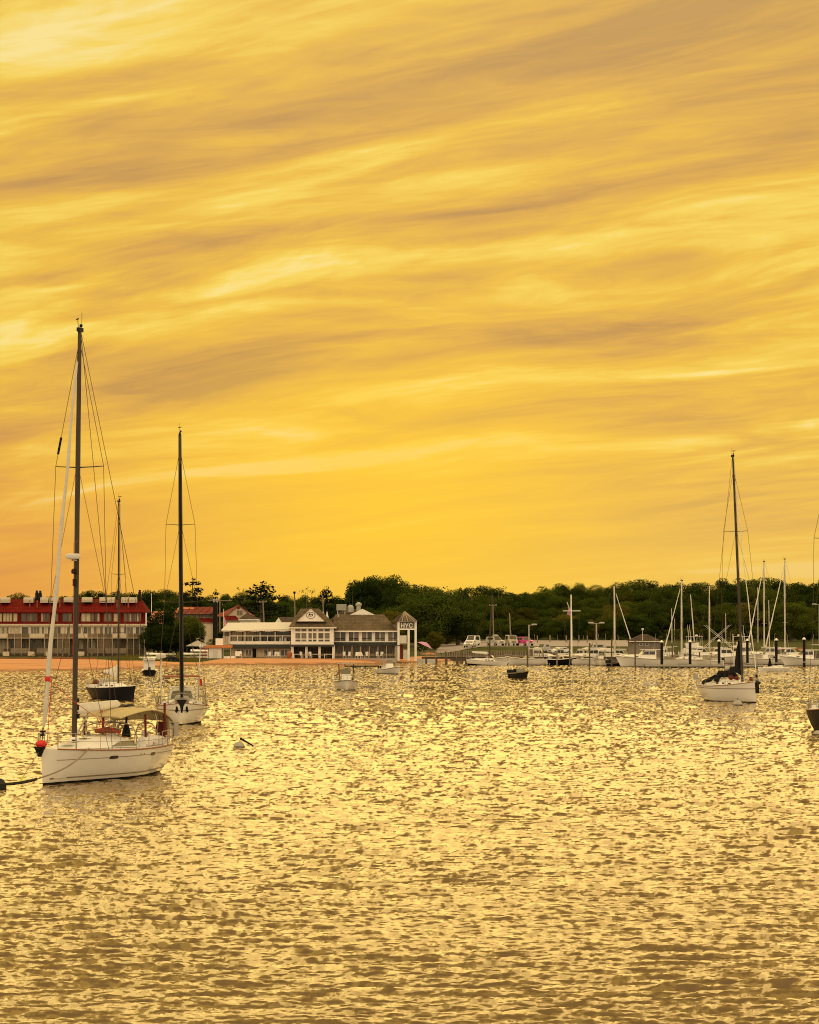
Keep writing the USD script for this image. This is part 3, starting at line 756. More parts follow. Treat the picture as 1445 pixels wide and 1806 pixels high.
def make_block():
    """The long red-roofed block on the left."""
    D = 520.0; s = FPX / D; ox = XW(130, D); z0 = hz(ox, D)
    X = lambda p: (p - 130) / s
    Z = lambda y: ZW(y, D) - z0
    t = thing('apartment_building', 'long three-storey block with red mansard roof and cream window bays', 'building', (ox, D, z0))
    xa, xb = X(-75), X(259)
    rng = np.random.default_rng(4)
    # second floor wall, with windows
    row2 = [(-60, -45, 'cc'), (-40, -25, 'gc'), (-20, -6, 'dg'), (-4, 4, 'cc'), (5, 15.5, 'gcg'), (19, 35, 'cc'), (39, 51, 'd'), (55.5, 70, 'ggg'), (74, 90, 'gcg'), (95, 107.5, 'gd'), (113, 124, 'cg'), (131, 143, 'g'), (148, 161, 'dg'), (166, 182, 'gcg'), (185, 197, 'dg'), (200, 213, 'gg'), (219, 235, 'ggg'), (240, 254, 'dg')]
    T = {'c': 'curtain', 'g': 'pane_grey', 'd': 'pane_dark'}
    zt, zb = Z(1106), Z(1118)
    part(t, 'wall', wall_with_holes(xa, xb, Z(1126), Z(1103.5), [(X(a), X(b), zb, zt) for a, b, _ in row2], .3, 0), 'cream_paint')
    for a, b, k in row2:
        window(t, X(a), X(b), zb, zt, 0, 'cream_paint' if rng.random() < .8 else 'white_paint', [T[c] for c in k], len(k), 1, .06, .2, .07)
    # ground floor set back under the balconies
    row1 = [(-60, -45, 'cd'), (-35, -20, 'dd'), (-6, 8, 'cc'), (9, 15, 'c'), (17, 27, 'd'), (41, 46, 'g'), (52, 58, 'd'), (62, 72, 'dd'), (76, 84, 'gd'), (94, 102, 'd'), (113, 124, 'dd'), (132, 146, 'dc'), (155, 162, 'd'), (163, 172, 'cd'), (188, 196, 'd'), (197, 208, 'cg'), (222, 232, 'gg'), (236, 247, 'dd'), (250, 256, 'd')]
    zt1, zb1 = Z(1128.5), Z(1144)
    part(t, 'ground_floor_wall', wall_with_holes(xa, xb, -.3, Z(1126.1), [(X(a), X(b), zb1, zt1) for a, b, _ in row1], .25, 1.3), 'lattice')
    for a, b, k in row1:
        window(t, X(a), X(b), zb1, zt1, 1.3, 'tan_trim', [T[c] for c in k], len(k), 1, .05, .2, .08)
    part(t, 'side_wall', M().bb(xb - .3, xb - .002, .31, 11, -.3, Z(1103)), 'cream_paint')
    part(t, 'rear_wall', M().bb(xa, xb - .31, 10.7, 11, -.3, Z(1103)), 'cream_paint')
    # balcony deck, railing panels, posts
    part(t, 'balcony_deck', M().bb(xa, xb, -1.25, 1.28, Z(1126.2), Z(1124.9)), 'tan_trim')
    p = -70
    k = 0
    edges = [-70, -55, -40, -25, -10, 16, 28, 40, 54, 81, 92, 104, 113, 124, 134, 157, 164, 174, 185, 200, 226, 237, 248, 259]
    pale = {(-10, 16), (54, 81), (134, 157), (200, 226)}
    for a, b in zip(edges[:-1], edges[1:]):
        part(t, 'balcony_panel', M().bb(X(a) + .07, X(b) - .07, -1.24, -1.17, Z(1124.6), Z(1117.6)), 'cream_paint' if (a, b) in pale else 'lattice')
    for a in edges:
        part(t, 'post', M().bb(X(a) - .065, X(a) + .065, -1.29, -1.12, -.3, Z(1117.2)), 'tan_trim')
    for a, b in ((29, 39), (104, 112), (115, 122), (175, 185), (186, 199), (-38, -27)):
        part(t, 'patio_screen', M().bb(X(a), X(b), -1.1, -1.02, Z(1147), Z(1127.2)), 'lattice')
    for a, b in ((-50, 12), (24, 56), (70, 96), (97, 128), (158, 186), (190, 226)):
        m = M()
        n = int((b - a) / 2.2)
        for q in range(n):
            m.box((X(a) + (X(b) - X(a)) * (q + .5) / n, -3.4, (Z(1152) + Z(1143)) / 2), ((X(b) - X(a)) / n * .8, .05, Z(1143) - Z(1152)))
        m.bb(X(a), X(b), -3.37, -3.31, Z(1144.5), Z(1144))
        part(t, 'patio_fence', m, 'weathered_wood')
    for a in (18, 62, 93, 149):
        part(t, 'stair_wall', M().bb(X(a - 5.5), X(a + 5.5), -5.0, -4.6, -.2, Z(1149)), 'cream_paint')
    # cornice, red band, mansard with window slots
    part(t, 'cornice', M().bb(xa - .1, xb + .1, -.35, .3, Z(1103.5), Z(1100.5)), 'cream_paint')
    row3 = [(-66, -40, 'cgcg'), (-32, -12, 'dgd'), (-4, 4, 'c'), (6, 22, 'ccc'), (24, 31, 'c'), (38, 46, 'd'), (47.5, 66, 'dgdd'), (73, 80, 'cg'), (81, 87, 'd'), (98, 103, 'g'), (111, 120, 'd'), (121, 127, 'g'), (144, 160, 'cc'), (161, 166, 'g'), (168, 176, 'dc'), (184, 197, 'gg'), (201, 208, 'c'), (219, 224, 'g'), (225, 232, 'dc'), (233, 241, 'dg'), (242, 249, 'cg')]
    z3t, z3b = Z(1082), Z(1096)
    part(t, 'mansard_wall', wall_with_holes(xa, xb - .2, Z(1100.5), Z(1079.5), [(X(a), X(b), z3b, z3t) for a, b, _ in row3], .25, -.05), 'roof_red')
    for a, b, k in row3:
        window(t, X(a), X(b), z3b, z3t, -.05, 'roof_red_pale', [T[c] for c in k], len(k), 1, .05, .2, .07)
    ze, zr = Z(1080.2), Z(1056)
    m = M()
    m.grid([[(xa, -.45, ze), (xb, -.45, ze)], [(xa, 3.6, zr), (xb - 1.3, 3.6, zr)]])
    m.grid([[(xa, 3.6, zr), (xb - 1.3, 3.6, zr)], [(xa, 11.2, ze), (xb, 11.2, ze)]])
    m.add([(xb, -.45, ze), (xb, 11.2, ze), (xb - 1.3, 3.6, zr)], [(0, 1, 2)])
    m.grid([[(xa, -.45, ze), (xa, 11.2, ze)], [(xb, -.45, ze), (xb, 11.2, ze)]])
    roof = part(t, 'roof', m, 'roof_red')
    for a, b in ((-60, -44), (-30, -15), (-1, 15.5), (40, 57), (69.5, 83.5), (86, 101), (111, 128), (143, 161), (174, 186), (187.5, 201), (212.5, 225), (226.5, 240)):
        # a barrel of white acrylic over the ridge
        th = np.linspace(0, math.pi, 9)
        w = X(b) - X(a)
        P = [[(X(a) + w * u, 2.2 - 1.0 * math.cos(q), zr - .75 + 1.05 * math.sin(q) ** .6) for u in (0, 1)] for q in th]
        mm = M(); mm.grid(P)
        mm.add([(X(a), 2.2 - 1.0 * math.cos(q), zr - .75 + 1.05 * math.sin(q) ** .6) for q in th], [(0, k, k + 1) for k in range(1, 8)])
        mm.add([(X(b), 2.2 - 1.0 * math.cos(q), zr - .75 + 1.05 * math.sin(q) ** .6) for q in th], [(0, k + 1, k) for k in range(1, 8)])
        part(roof, 'skylight', mm, 'acrylic')
    for a, top in ((60.8, 1041), (66.8, 1041.5), (205.5, 1038), (243.5, 1040)):
        c = M(); c.bb(X(a - 2.4), X(a + 2.4), 3.0, 4.2, zr - .9, Z(top) - .4); c.bb(X(a - 1.6), X(a + 1.6), 3.2, 4.0, Z(top) - .4, Z(top))
        part(roof, 'chimney', c, 'black')
    for a in (52, 65, 105, 206, 226):
        part(roof, 'vent_pipe', M().tube([(X(a), .7, ze + .9), (X(a), .7, ze + 2.3)], .09, 6), 'rusty')
    part(t, 'corner_post', M().bb(xb - .16, xb + .06, -.5, -.36, Z(1104), Z(1081)), 'white_paint')
    # hedge pieces and bulkhead in front
    rng = np.random.default_rng(9)
    for a, b in ((-60, 10), (24, 55), (70, 88), (97, 128), (157, 196)):
        cs = [(q, rng.normal() * .25, .35 + rng.normal() * .1) for q in np.arange(X(a), X(b), .45)]
        solo('hedge', leaf_cloud(rng, cs, [rng.uniform(.4, .55) for _ in cs], 160, .09, .8), 'leaf_dark', f'low dark hedge at the foot of the red-roofed block, {["far left", "left of the white furled sail", "behind the furled sail", "left of the tall mast", "right of the tall mast"][[-60, 24, 70, 97, 157].index(a)]}', 'hedge', (ox, D - 37, hz(ox, D - 37)))
    m = M()
    for px in range(-80, 172, 4):
        m = M(); d = 477.5; x0, x1 = XW(px, d), XW(px + 3.9, d)
        if px == -80:
            tb = thing('bulkhead_wall', 'low reddish timber bulkhead between beach and hedges', 'wall')
        part(tb, 'plank', M().bb(x0, x1, d, d + .3, hz(x0, d) - .3, 1.27 + .04 * math.sin(px * 3.1)), 'rusty')
make_block()


def hip(m, x0, x1, y0, y1, ze, zr, hl, hr, yr=None):
    """A roof over x0..x1, y0..y1: ridge along x at yr, hipped by hl at the left and hr at the right."""
    yr = (y0 + y1) / 2 if yr is None else yr
    v = [(x0, y0, ze), (x1, y0, ze), (x1, y1, ze), (x0, y1, ze), (x0 + hl, yr, zr), (x1 - hr, yr, zr)]
    return m.add(v, [(0, 1, 5), (0, 5, 4), (2, 3, 4), (2, 4, 5), (1, 2, 5), (3, 0, 4), (0, 3, 2), (0, 2, 1)])


def make_club():
    D = 505.0; s = FPX / D; ox = XW(590, D); z0 = hz(ox, D) - .05
    X = lambda p: (p - 590) / s
    Z = lambda y: ZW(y, D) - z0
    t = thing('clubhouse', 'white waterfront clubhouse with brown shingle roofs, gable emblem and two window storeys', 'building', (ox, D, z0))
    gf = Z(1160)
    # main hall
    hx0, hx1 = X(590), X(699)
    part(t, 'floor_slab', M().bb(X(391), X(700), -1.2, 12, -1.0, .06), 'concrete')
    holes, wins = [], []
    for k in range(5):
        a = X(590.5 + 23.1 * k); b = a + 21.2 / s
        a2, b2 = a + .22, b - .2
        if k == 0:
            a2 = a + .05
        holes.append((a2, b2, Z(1130.4), Z(1114.6))); wins.append((a2, b2))
    part(t, 'hall_wall', wall_with_holes(hx0, hx1, Z(1133), Z(1112), holes, .25, .3), 'white_paint')
    for k, (a, b) in enumerate(wins):
        w = window(t, a, b, Z(1125.4), Z(1114.6), .3, 'white_paint', ['pane_grey', 'pane_dark'] if k % 2 == 0 else ['pane_dark', 'pane_grey'], 2, 1, .0, .2, .14)
        window(t, a, b, Z(1130.4), Z(1126.2), .3, 'white_paint', 'pane_dark' if k < 2 else 'pane_grey', 2, 1, .0, .2, .1)
    m = M()  # sloping awning over the terrace
    m.add([(hx0, .28, Z(1132.6)), (hx1 + .2, .28, Z(1132.6)), (hx1 + .7, -1.3, Z(1138.2)), (hx0, -1.3, Z(1138.2)), (hx0, -1.3, Z(1139)), (hx1 + .7, -1.3, Z(1139))], [(0, 3, 2), (0, 2, 1), (3, 4, 5), (3, 5, 2)])
    part(t, 'awning', m, 'awning')
    gh = [(X(595 + 14.5 * k), X(595 + 14.5 * k + 10), .5 if k % 3 else .1, Z(1141)) for k in range(7)]
    part(t, 'terrace_wall', wall_with_holes(hx0, hx1, 0, Z(1133.2), gh, .25, 1.6), 'siding_grey')
    for k, (a, b, c, d) in enumerate(gh):
        window(t, a, b, c, d, 1.6, 'tan_trim', 'pane_dark', 2, 1, .07, .15, .08)
    for k in range(8):
        x = X(591 + 15.2 * k)
        part(t, 'terrace_post', M().bb(x - .07, x + .07, -1.1, -.96, 0, Z(1138.4)), 'tan_trim')
    part(t, 'hall_side_wall', M().bb(hx1 - .25, hx1, .56, 11, 0, Z(1112)), 'white_paint')
    ze, zr = Z(1112.6), Z(1083)
    m = M(); hip(m, X(584), X(701.5), -.2, 11.6, ze, zr, .6, 2.5, 6.2)
    roof = part(t, 'hall_roof', m, 'roof_brown')
    part(t, 'fascia', M().bb(X(590), X(701), -.24, -.205, ze - .22, ze + .02), 'white_paint')
    # raised rear roof with white pediment and roof plant
    m = M(); hip(m, X(575), X(662), 7.5, 14, zr - 1.3, Z(1073.5), 3, 2.4)
    part(t, 'rear_roof', m, 'roof_dark')
    part(t, 'rear_pediment', M().poly([(X(616), zr - .1), (X(660.5), zr - .1), (X(638.5), Z(1073.5))], .3, 'y', 5.9), 'white_paint')
    b = M(); b.bb(X(592), X(609.5), 6.6, 8.4, Z(1076), Z(1065)); b.bb(X(593), X(595), 6.8, 7.1, zr - .4, Z(1076)); b.bb(X(606), X(608), 6.8, 7.1, zr - .4, Z(1076))
    for k in range(5):
        b.bb(X(592.6), X(609), 6.57, 6.6, Z(1075 - 2 * k), Z(1074 - 2 * k))
    part(roof, 'air_unit', b, 'metal_grey')
    part(roof, 'dome_vent', M().lathe([(X(596) - X(590), Z(1079)), (.6, Z(1073)), (.6, Z(1071)), (.52, Z(1068.5)), (.3, Z(1066.6)), (0, Z(1066))], 14, (X(617), 7.2, 0)), 'metal_grey', 40)
    part(roof, 'turret_vent', M().lathe([(.42, Z(1080)), (.40, Z(1068)), (.55, Z(1067.4)), (.55, Z(1064)), (.36, Z(1063)), (.2, Z(1061.4)), (0, Z(1061))], 12, (X(631.5), 7.2, 0)), 'metal_grey', 40)
    for p in (562.5, 569, 576):
        part(roof, 'cone_vent', M().lathe([(.30, Z(1089.5)), (.26, Z(1087.6)), (.03, Z(1078.2)), (0, Z(1078))], 10, (X(p), 3.6 - (576 - p) * .02, 0)), 'white_paint', 40)
    part(roof, 'vent_pipe', M().lathe([(.15, Z(1088)), (.15, Z(1084)), (.2, Z(1083.6)), (0, Z(1082.6))], 8, (X(596), 4.0, 0)), 'metal_grey')
    # gable wing
    wx0, wx1 = X(514.5), X(589.6)
    cols = [(522.3, 531), (532.8, 541.5), (545, 551.2), (553, 559.2), (562.6, 571.4), (573.6, 582.3)]
    rows = [(1109.2, 1113.6), (1116.6, 1126.2), (1128, 1131.2)]
    holes = [(X(a), X(b), Z(d), Z(c)) for a, b in cols for c, d in rows]
    part(t, 'wing_wall', wall_with_holes(wx0, wx1, Z(1136.6), Z(1106.3), holes, .22, -2.2), 'white_paint')
    rng = np.random.default_rng(3)
    for a, b in cols:
        for c, d in rows:
            window(t, X(a), X(b), Z(d), Z(c), -2.2, 'white_paint', 'pane_grey' if rng.random() < .45 else 'pane_dark', 1, 1, .03, .2)
    part(t, 'wing_side_wall', M().bb(wx0, wx0 + .22, -1.97, 9, Z(1136.6), Z(1106.3)), 'white_paint')
    part(t, 'wing_floor', M().bb(wx0, wx1, -1.97, 3, Z(1137.6), Z(1136.7)), 'tan_trim')
    part(t, 'wing_back_wall', M().bb(wx0 + .24, wx1, 2.6, 2.8, 0, Z(1137.8)), 'interior')
    m = M(); m.add([(wx0 - .2, -2.25, Z(1136.8)), (wx1 + .1, -2.25, Z(1136.8)), (wx1 + .1, -2.95, Z(1139.6)), (wx0 - .2, -2.95, Z(1139.6)), (wx0 - .2, -2.95, Z(1140.4)), (wx1 + .1, -2.95, Z(1140.4))], [(0, 3, 2), (0, 2, 1), (3, 4, 5), (3, 5, 2)])
    part(t, 'wing_awning', m, 'awning')
    for p in (517, 541.5, 564.5, 589):
        part(t, 'column', M().bb(X(p) - .24, X(p) + .24, -2.15, -1.7, 0, Z(1137.7)), 'white_paint')
    for p, q in ((526, 534), (548, 556), (571, 580)):
        window(t, X(p), X(q), .3, Z(1142), 2.6 - .03, 'tan_trim', 'pane_dark', 2, 1, .05, .05)
    m = M(); hip(m, wx0 - .45, wx1 + .6, -2.7, 10.5, Z(1106.9), Z(1073.3), 1.9, 3.4, 3.5)
    part(t, 'wing_roof', m, 'roof_brown')
    part(t, 'wing_fascia', M().bb(wx0 - .4, wx1 + .5, -2.74, -2.705, Z(1108.2), Z(1106.4)), 'white_paint')
    gp = part(t, 'pediment', M().poly([(X(523), Z(1096)), (X(575.5), Z(1096)), (X(549), Z(1072.6))], .25, 'y', -1.9), 'white_paint')
    # gable roof running back from the pediment
    m = M()
    for a in (522, 576.2):
        m.grid([[(X(a), -2.05, Z(1096.6)), (X(a), 3.5, Z(1096.6))], [(X(549), -2.05, Z(1071.4)), (X(549), 3.5, Z(1071.4))]])
        m.grid([[(X(a), -2.05, Z(1096.6)), (X(549), -2.05, Z(1071.4))], [(X(a), -2.05, Z(1097.8)), (X(549), -2.05, Z(1073))]])
    part(t, 'gable_roof', m, 'roof_brown')
    # oval emblem: ring and a flag device
    from shapely.geometry import Point
    from shapely import affinity
    ex, ez = X(549), Z(1085.4)
    ring = affinity.scale(Point(0, 0).buffer(1, 40), .80, .60).difference(affinity.scale(Point(0, 0).buffer(1, 40), .72, .52))
    part(gp, 'emblem_ring', M().poly(affinity.translate(ring, ex, ez), .03, 'y', -1.935), 'black')
    dev = M()
    for q in ([(-.42, -.18), (-.30, .34), (.02, .30), (-.06, .02), (-.22, .06), (-.28, -.24)], [(.06, .26), (.44, .18), (.32, -.10), (.22, -.12), (.24, .06), (.10, .08)], [(-.02, -.02), (.12, -.06), (.06, -.32), (-.08, -.2)]):
        dev.poly([(ex + a, ez + b) for a, b in q], .03, 'y', -1.935)
    part(gp, 'emblem_device', dev, 'black')
    # low pavilion with white awning roof
    px0, px1 = X(404), X(514)
    part(t, 'pavilion_wall', wall_with_holes(X(408), px1, 0, Z(1143), [(X(418), X(430), .5, Z(1146)), (X(434), X(443), .5, Z(1146)), (X(445.5), X(452), 0, Z(1144)), (X(466), X(477), .45, Z(1146)), (X(481), X(492), .45, Z(1146)), (X(496), X(507), .45, Z(1146))], .25, .8), 'cream_paint')
    for a, b in ((418, 430), (434, 443), (466, 477), (481, 492), (496, 507)):
        window(t, X(a), X(b), .5, Z(1146), .8, 'white_paint', ['pane_dark', 'pane_grey'], 2, 1, .06, .2, .1)
    part(t, 'pavilion_door', M().bb(X(445.5), X(452), 1.0, 1.06, .02, Z(1144)), 'black')
    m = M(); m.add([(X(404), .4, Z(1136.8)), (px1 - .05, .4, Z(1136.8)), (px1 - .05, -.6, Z(1142)), (X(406), -.6, Z(1142)), (X(406), -.6, Z(1143.4)), (px1 - .05, -.6, Z(1143.4))], [(0, 3, 2), (0, 2, 1), (3, 4, 5), (3, 5, 2)])
    part(t, 'pavilion_awning', m, 'awning')
    part(t, 'balcony_floor', M().bb(X(392), px1, .42, 8, Z(1137.6), Z(1136.8)), 'tan_trim')
    for k in range(8):
        a = X(406.5 + 13.3 * k)
        part(t, 'balcony_panel', M().bb(a, a + 12.6 / s, .30, .36, Z(1136.4), Z(1131.6)), 'white_paint')
        part(t, 'balcony_post', M().bb(a - .13, a - .02, .28, .40, Z(1136.6), Z(1121.4 if k % 2 else 1110.6)), 'white_paint')
    for k in range(3):
        a = X(393 + 4.4 * k)
        part(t, 'balcony_panel', M().bb(a, a + 3.6 / s, .9 - .25 * k, .94 - .25 * k, Z(1137), Z(1122)), 'cream_paint')
    r = M(); r.bb(X(406), px1 - .01, .29, .37, Z(1122.2), Z(1121)); r.bb(X(406), px1 - .01, .295, .365, Z(1131.4), Z(1130.8))
    part(t, 'balcony_rail', r, 'white_paint')
    part(t, 'pavilion_back_wall', M().bb(X(394), px1, 4.5, 4.7, Z(1136.6), Z(1108)), 'siding_grey')
    for a, b, c in ((408, 424, 'curtain'), (427, 446, 'curtain'), (449, 457, 'pane_grey'), (460, 482, 'pane_dark'), (488, 510, 'pane_dark')):
        window(t, X(a), X(b), Z(1131), Z(1113), 4.5 - .12, 'white_paint', c, 2, 1, .05, .12)
    m = M()
    v = [(X(390.5), -.3, Z(1111.4)), (px1, -.3, Z(1110.4)), (px1 + .1, 5.2, Z(1097.2)), (X(399), 5.2, Z(1098.2)), (X(390.5), 9, Z(1110)), (px1, 9, Z(1110))]
    m.add(v, [(0, 1, 2), (0, 2, 3), (4, 0, 3), (4, 3, 2), (4, 2, 5)])
    # scalloped valance
    for k in range(24):
        a, b = X(391) + (px1 - X(391)) * k / 24, X(391) + (px1 - X(391)) * (k + 1) / 24
        m.bb(a + .01, b - .01, -.33, -.30, Z(1113.4 + .5 * math.sin(k * 1.3)), Z(1111))
    part(t, 'canopy', m, 'sailcloth')
    # furniture seen on the balcony
    for k, p in enumerate((433, 446, 459, 471, 486, 494, 503)):
        c = M(); c.bb(X(p) - .2, X(p) + .2, 1.4, 1.8, Z(1131), Z(1130.4)); c.bb(X(p) - .2, X(p) + .2, 1.76, 1.8, Z(1130.4), Z(1124.5))
        for q in (-.17, .17):
            c.bb(X(p) + q - .02, X(p) + q + .02, 1.42, 1.46, Z(1136.7), Z(1131)); c.bb(X(p) + q - .02, X(p) + q + .02, 1.74, 1.78, Z(1136.7), Z(1131))
        solo('balcony_chair', c, 'dark_wood' if k < 5 else 'white_paint', f'small chair on the pavilion balcony, {["first", "second", "third", "fourth", "fifth", "sixth", "seventh"][k]} from the left', 'chair', (ox, D, z0), group='chairs on the pavilion balcony')
    # sign tower
    tw = thing('sign_tower', 'white open tower with lattice pyramid roof and HYC sign', 'tower', (ox, D - 1.0, z0))
    ta, tb = X(703.2), X(733.4)
    for x, y in ((ta, 0), (X(721), 0), (tb, 0), (ta, 3), (tb, 3)):
        part(tw, 'post', M().bb(x - .2, x + .2, y - .2, y + .2, -.4, Z(1097) if x != X(721) else Z(1111.3)), 'white_paint')
    part(tw, 'crossbeam', M().bb(ta + .2, tb - .2, -.19, .19, Z(1111.2), Z(1108.6)), 'white_paint')
    part(tw, 'top_beam', M().bb(ta - .25, tb + .25, -.23, .17, Z(1097), Z(1095.8)), 'white_paint')
    sg = part(tw, 'sign', M().bb(ta + .2, tb - .2, -.12, .12, Z(1108.6), Z(1097)), 'sign_face')
    tx = meshkit.text_mesh('HYC', Z(1099.4) - Z(1107), .05, True)
    v = np.array(tx.vertices); wdt = v[:, 0].max() - v[:, 0].min(); sc = (X(727.5) - X(707)) / wdt
    q = np.stack([(v[:, 0] - v[:, 0].min()) * sc + X(707.5), -.125 - v[:, 2], v[:, 1] + Z(1107)], 1)
    part(sg, 'lettering', M().add(q, tx.faces[:, ::-1]), 'white_paint')
    sm = M(); sm.add([(ta - .2, .2, Z(1097)), (ta - .2, 4, Z(1097)), (ta - .2, 4, Z(1107)), (ta - .2, .2, Z(1111)), (X(691), 3.2, Z(1103))], [(0, 1, 4), (1, 2, 4), (2, 3, 4), (3, 0, 4)])
    part(tw, 'side_roof', sm, 'siding_grey')
    ap = (X(713.5), 1.6, Z(1078)); el = Z(1096)
    e = [(X(690), -.6, Z(1096.5)), (X(736.6), -.6, el), (X(736.6), 3.8, el), (X(690), 3.8, el)]
    rm = M(); rm.add([e[1], e[2], e[3], e[0], ap], [(0, 1, 4), (1, 2, 4), (2, 3, 4)])
    part(tw, 'roof', rm, 'roof_dark')
    bm = M(); bm.add([(X(705), -.3, el), e[1], ap], [(0, 1, 2)])
    part(tw, 'roof_backing', bm, 'dark_wood')
    for k in range(7):
        a = X(704) + (X(736) - X(704)) * k / 6
        part(tw, 'rafter', M().tube([(a, -.62, el + .02), tuple(np.array(ap) * .97 + np.array((a, -.62, el)) * .03)], .09, 4), 'tan_trim' if k % 2 else 'weathered_wood')
    part(tw, 'left_slope', M().add([e[0], (X(705), -.32, el), ap], [(0, 1, 2)]), 'roof_dark')
    part(tw, 'balcony_panel', M().bb(X(705.4), X(717.5), .5, .58, Z(1134.6), Z(1120.6)), 'white_paint')
    part(tw, 'balcony_floor', M().bb(ta, tb, .2, 3, Z(1136.4), Z(1135.4)), 'tan_trim')
    part(tw, 'door', M().bb(X(706), X(711), 1.6, 1.7, -.1, Z(1137)), 'red_door')
    part(tw, 'lower_panel', M().bb(X(711.5), X(719.5), .9, 1.0, -.1, Z(1146)), 'white_paint')
    st = M()
    for k in range(8):
        st.bb(tb + .1 + .25 * k, tb + .4 + .25 * k, .2, 1.3, Z(1137.5) - .28 * k - .08, Z(1137.5) - .28 * k)
    part(tw, 'stair', st, 'weathered_wood')
    return ox, D, z0, s
make_club()


def make_back_houses():
    D = 575.0; s = FPX / D
    def base(px):
        x = XW(px, D); return x, hz(x, D)
    # gabled house
    ox, z0 = base(420); X = lambda p: (p - 420) / s; Z = lambda y: ZW(y, D) - z0
    t = thing('gabled_house', 'pale gabled house with faded red roof behind the white canopy', 'house', (ox, D, z0))
    part(t, 'gable_wall', M().poly([(X(399), 0), (X(443), 0), (X(443), Z(1084)), (X(422), Z(1069)), (X(399), Z(1085.5))], .3, 'y', 0), 'cream_paint')
    window(t, X(418.5), X(427.5), Z(1084), Z(1077), -.12, 'tan_trim', 'pane_grey', 2, 2, .05, .12)
    part(t, 'vent', M().poly([(X(421) - .3 * math.cos(a), Z(1072.5) + .3 * math.sin(a)) for a in np.linspace(0, 6, 8)], .06, 'y', -.07), 'roof_red_pale')
    part(t, 'side_wall', M().bb(X(399), X(399) + .3, .31, 14, 0, Z(1085)), 'cream_paint')
    m = M()
    for a, za in ((397.5, 1087), (444.5, 1086)):
        m.grid([[(X(a), -.3, Z(za)), (X(a) - (3.5 if a < 400 else 0), 14, Z(za))], [(X(422), -.3, Z(1066.6)), (X(412), 14, Z(1066.6))]])
        m.grid([[(X(a), -.3, Z(za)), (X(422), -.3, Z(1066.6))], [(X(a), -.3, Z(za + 1.2)), (X(422), -.3, Z(1068.4))]])
    part(t, 'roof', m, 'roof_red_pale')
    m = M(); m.add([(X(395), -2.6, Z(1093.5)), (X(424), -2.6, Z(1093.5)), (X(416), -.01, Z(1086)), (X(396), -.01, Z(1086))], [(0, 1, 2), (0, 2, 3)])
    part(t, 'lower_roof', m, 'roof_red')
    part(t, 'porch_wall', M().bb(X(396), X(422), -2.4, -2.2, 0, Z(1093.6)), 'tan_trim')
    # low white house with grey hip roof
    ox, z0 = base(445); Xb = lambda p: (p - 445) / s; Zb = lambda y: ZW(y, D - 6) - z0
    t = thing('low_white_house', 'low white house with grey hipped roof right of the gable', 'house', (ox, D - 6, z0))
    part(t, 'wall', M().bb(Xb(427), Xb(459), 0, 7, 0, Zb(1092)), 'white_paint')
    m = M(); hip(m, Xb(424), Xb(461), -.5, 7.5, Zb(1092.2), Zb(1081.4), 1.6, 2.8)
    part(t, 'roof', m, 'roof_dark')
    part(t, 'eave', M().bb(Xb(424.5), Xb(460.5), -.53, -.5, Zb(1094), Zb(1092)), 'white_paint')
    # dormer right of it, over the canopy
    t = thing('small_white_gable', 'small white gable and dark roof peeping over the canopy by the club wing', 'house', (XW(500, 545), 545, hz(XW(500, 545), 545)))
    zz = hz(XW(500, 545), 545); s2 = FPX / 545
    Q = lambda p: (p - 500) / s2; Y = lambda y: ZW(y, 545) - zz
    part(t, 'gable_wall', M().poly([(Q(486), 0), (Q(497), 0), (Q(497), Y(1098)), (Q(492), Y(1089)), (Q(486), Y(1097))], .3, 'y', 0), 'white_paint')
    m = M(); m.grid([[(Q(497.3), -.2, Y(1099)), (Q(522), -.2, Y(1099))], [(Q(492), 3, Y(1088)), (Q(522), 3, Y(1088))]])
    part(t, 'roof', m, 'roof_dark')
    part(t, 'wall', M().bb(Q(497.5), Q(522), .1, 3, 0, Y(1099)), 'white_paint')
    # long hall with rust roof and cream wall
    ox, z0 = base(355); Xc = lambda p: (p - 355) / s; Zc = lambda y: ZW(y, D - 12) - z0
    t = thing('long_hall', 'long hall with ridged rust-red roof and blank cream wall', 'building', (ox, D - 12, z0))
    part(t, 'wall', M().bb(Xc(318), Xc(384), 0, .3, 0, Zc(1098)), 'cream_paint')
    part(t, 'upper_wall', M().bb(Xc(318), Xc(384), 2.2, 2.5, 0, Zc(1081)), 'siding_grey')
    m = M(); m.grid([[(Xc(318), -.2, Zc(1099)), (Xc(385), -.2, Zc(1099))], [(Xc(318), 2.3, Zc(1090)), (Xc(384), 2.3, Zc(1090))]])
    part(t, 'lower_roof', m, 'roof_red')
    m = M(); m.grid([[(Xc(318), 1.6, Zc(1083)), (Xc(385), 1.6, Zc(1083))], [(Xc(330), 7, Zc(1070)), (Xc(383), 7, Zc(1070))]])
    part(t, 'roof', m, 'roof_red_pale')
    for k in range(6):
        a = 322 + 11.5 * k
        part(t, 'roof_rib', M().tube([(Xc(a), 1.55, Zc(1082.7)), (Xc(a + 7), 6.9, Zc(1069.8))], .12, 4), 'roof_red_pale')
        window(t, Xc(a + 1), Xc(a + 8), Zc(1089), Zc(1083.6), 2.2 - .12, 'tan_trim', 'pane_dark', 2, 1, .04, .12)
    part(t, 'chimney', M().bb(Xc(383.6), Xc(390.5), -.5, 1.4, 0, Zc(1062)), 'black')
    for p in (384.8, 389.3):
        part(t, 'chimney_pot', M().lathe([(.22, Zc(1063.5)), (.16, Zc(1059.5)), (.26, Zc(1058.5)), (.26, Zc(1057)), (0, Zc(1056))], 10, (Xc(p), .4, 0)), 'concrete')
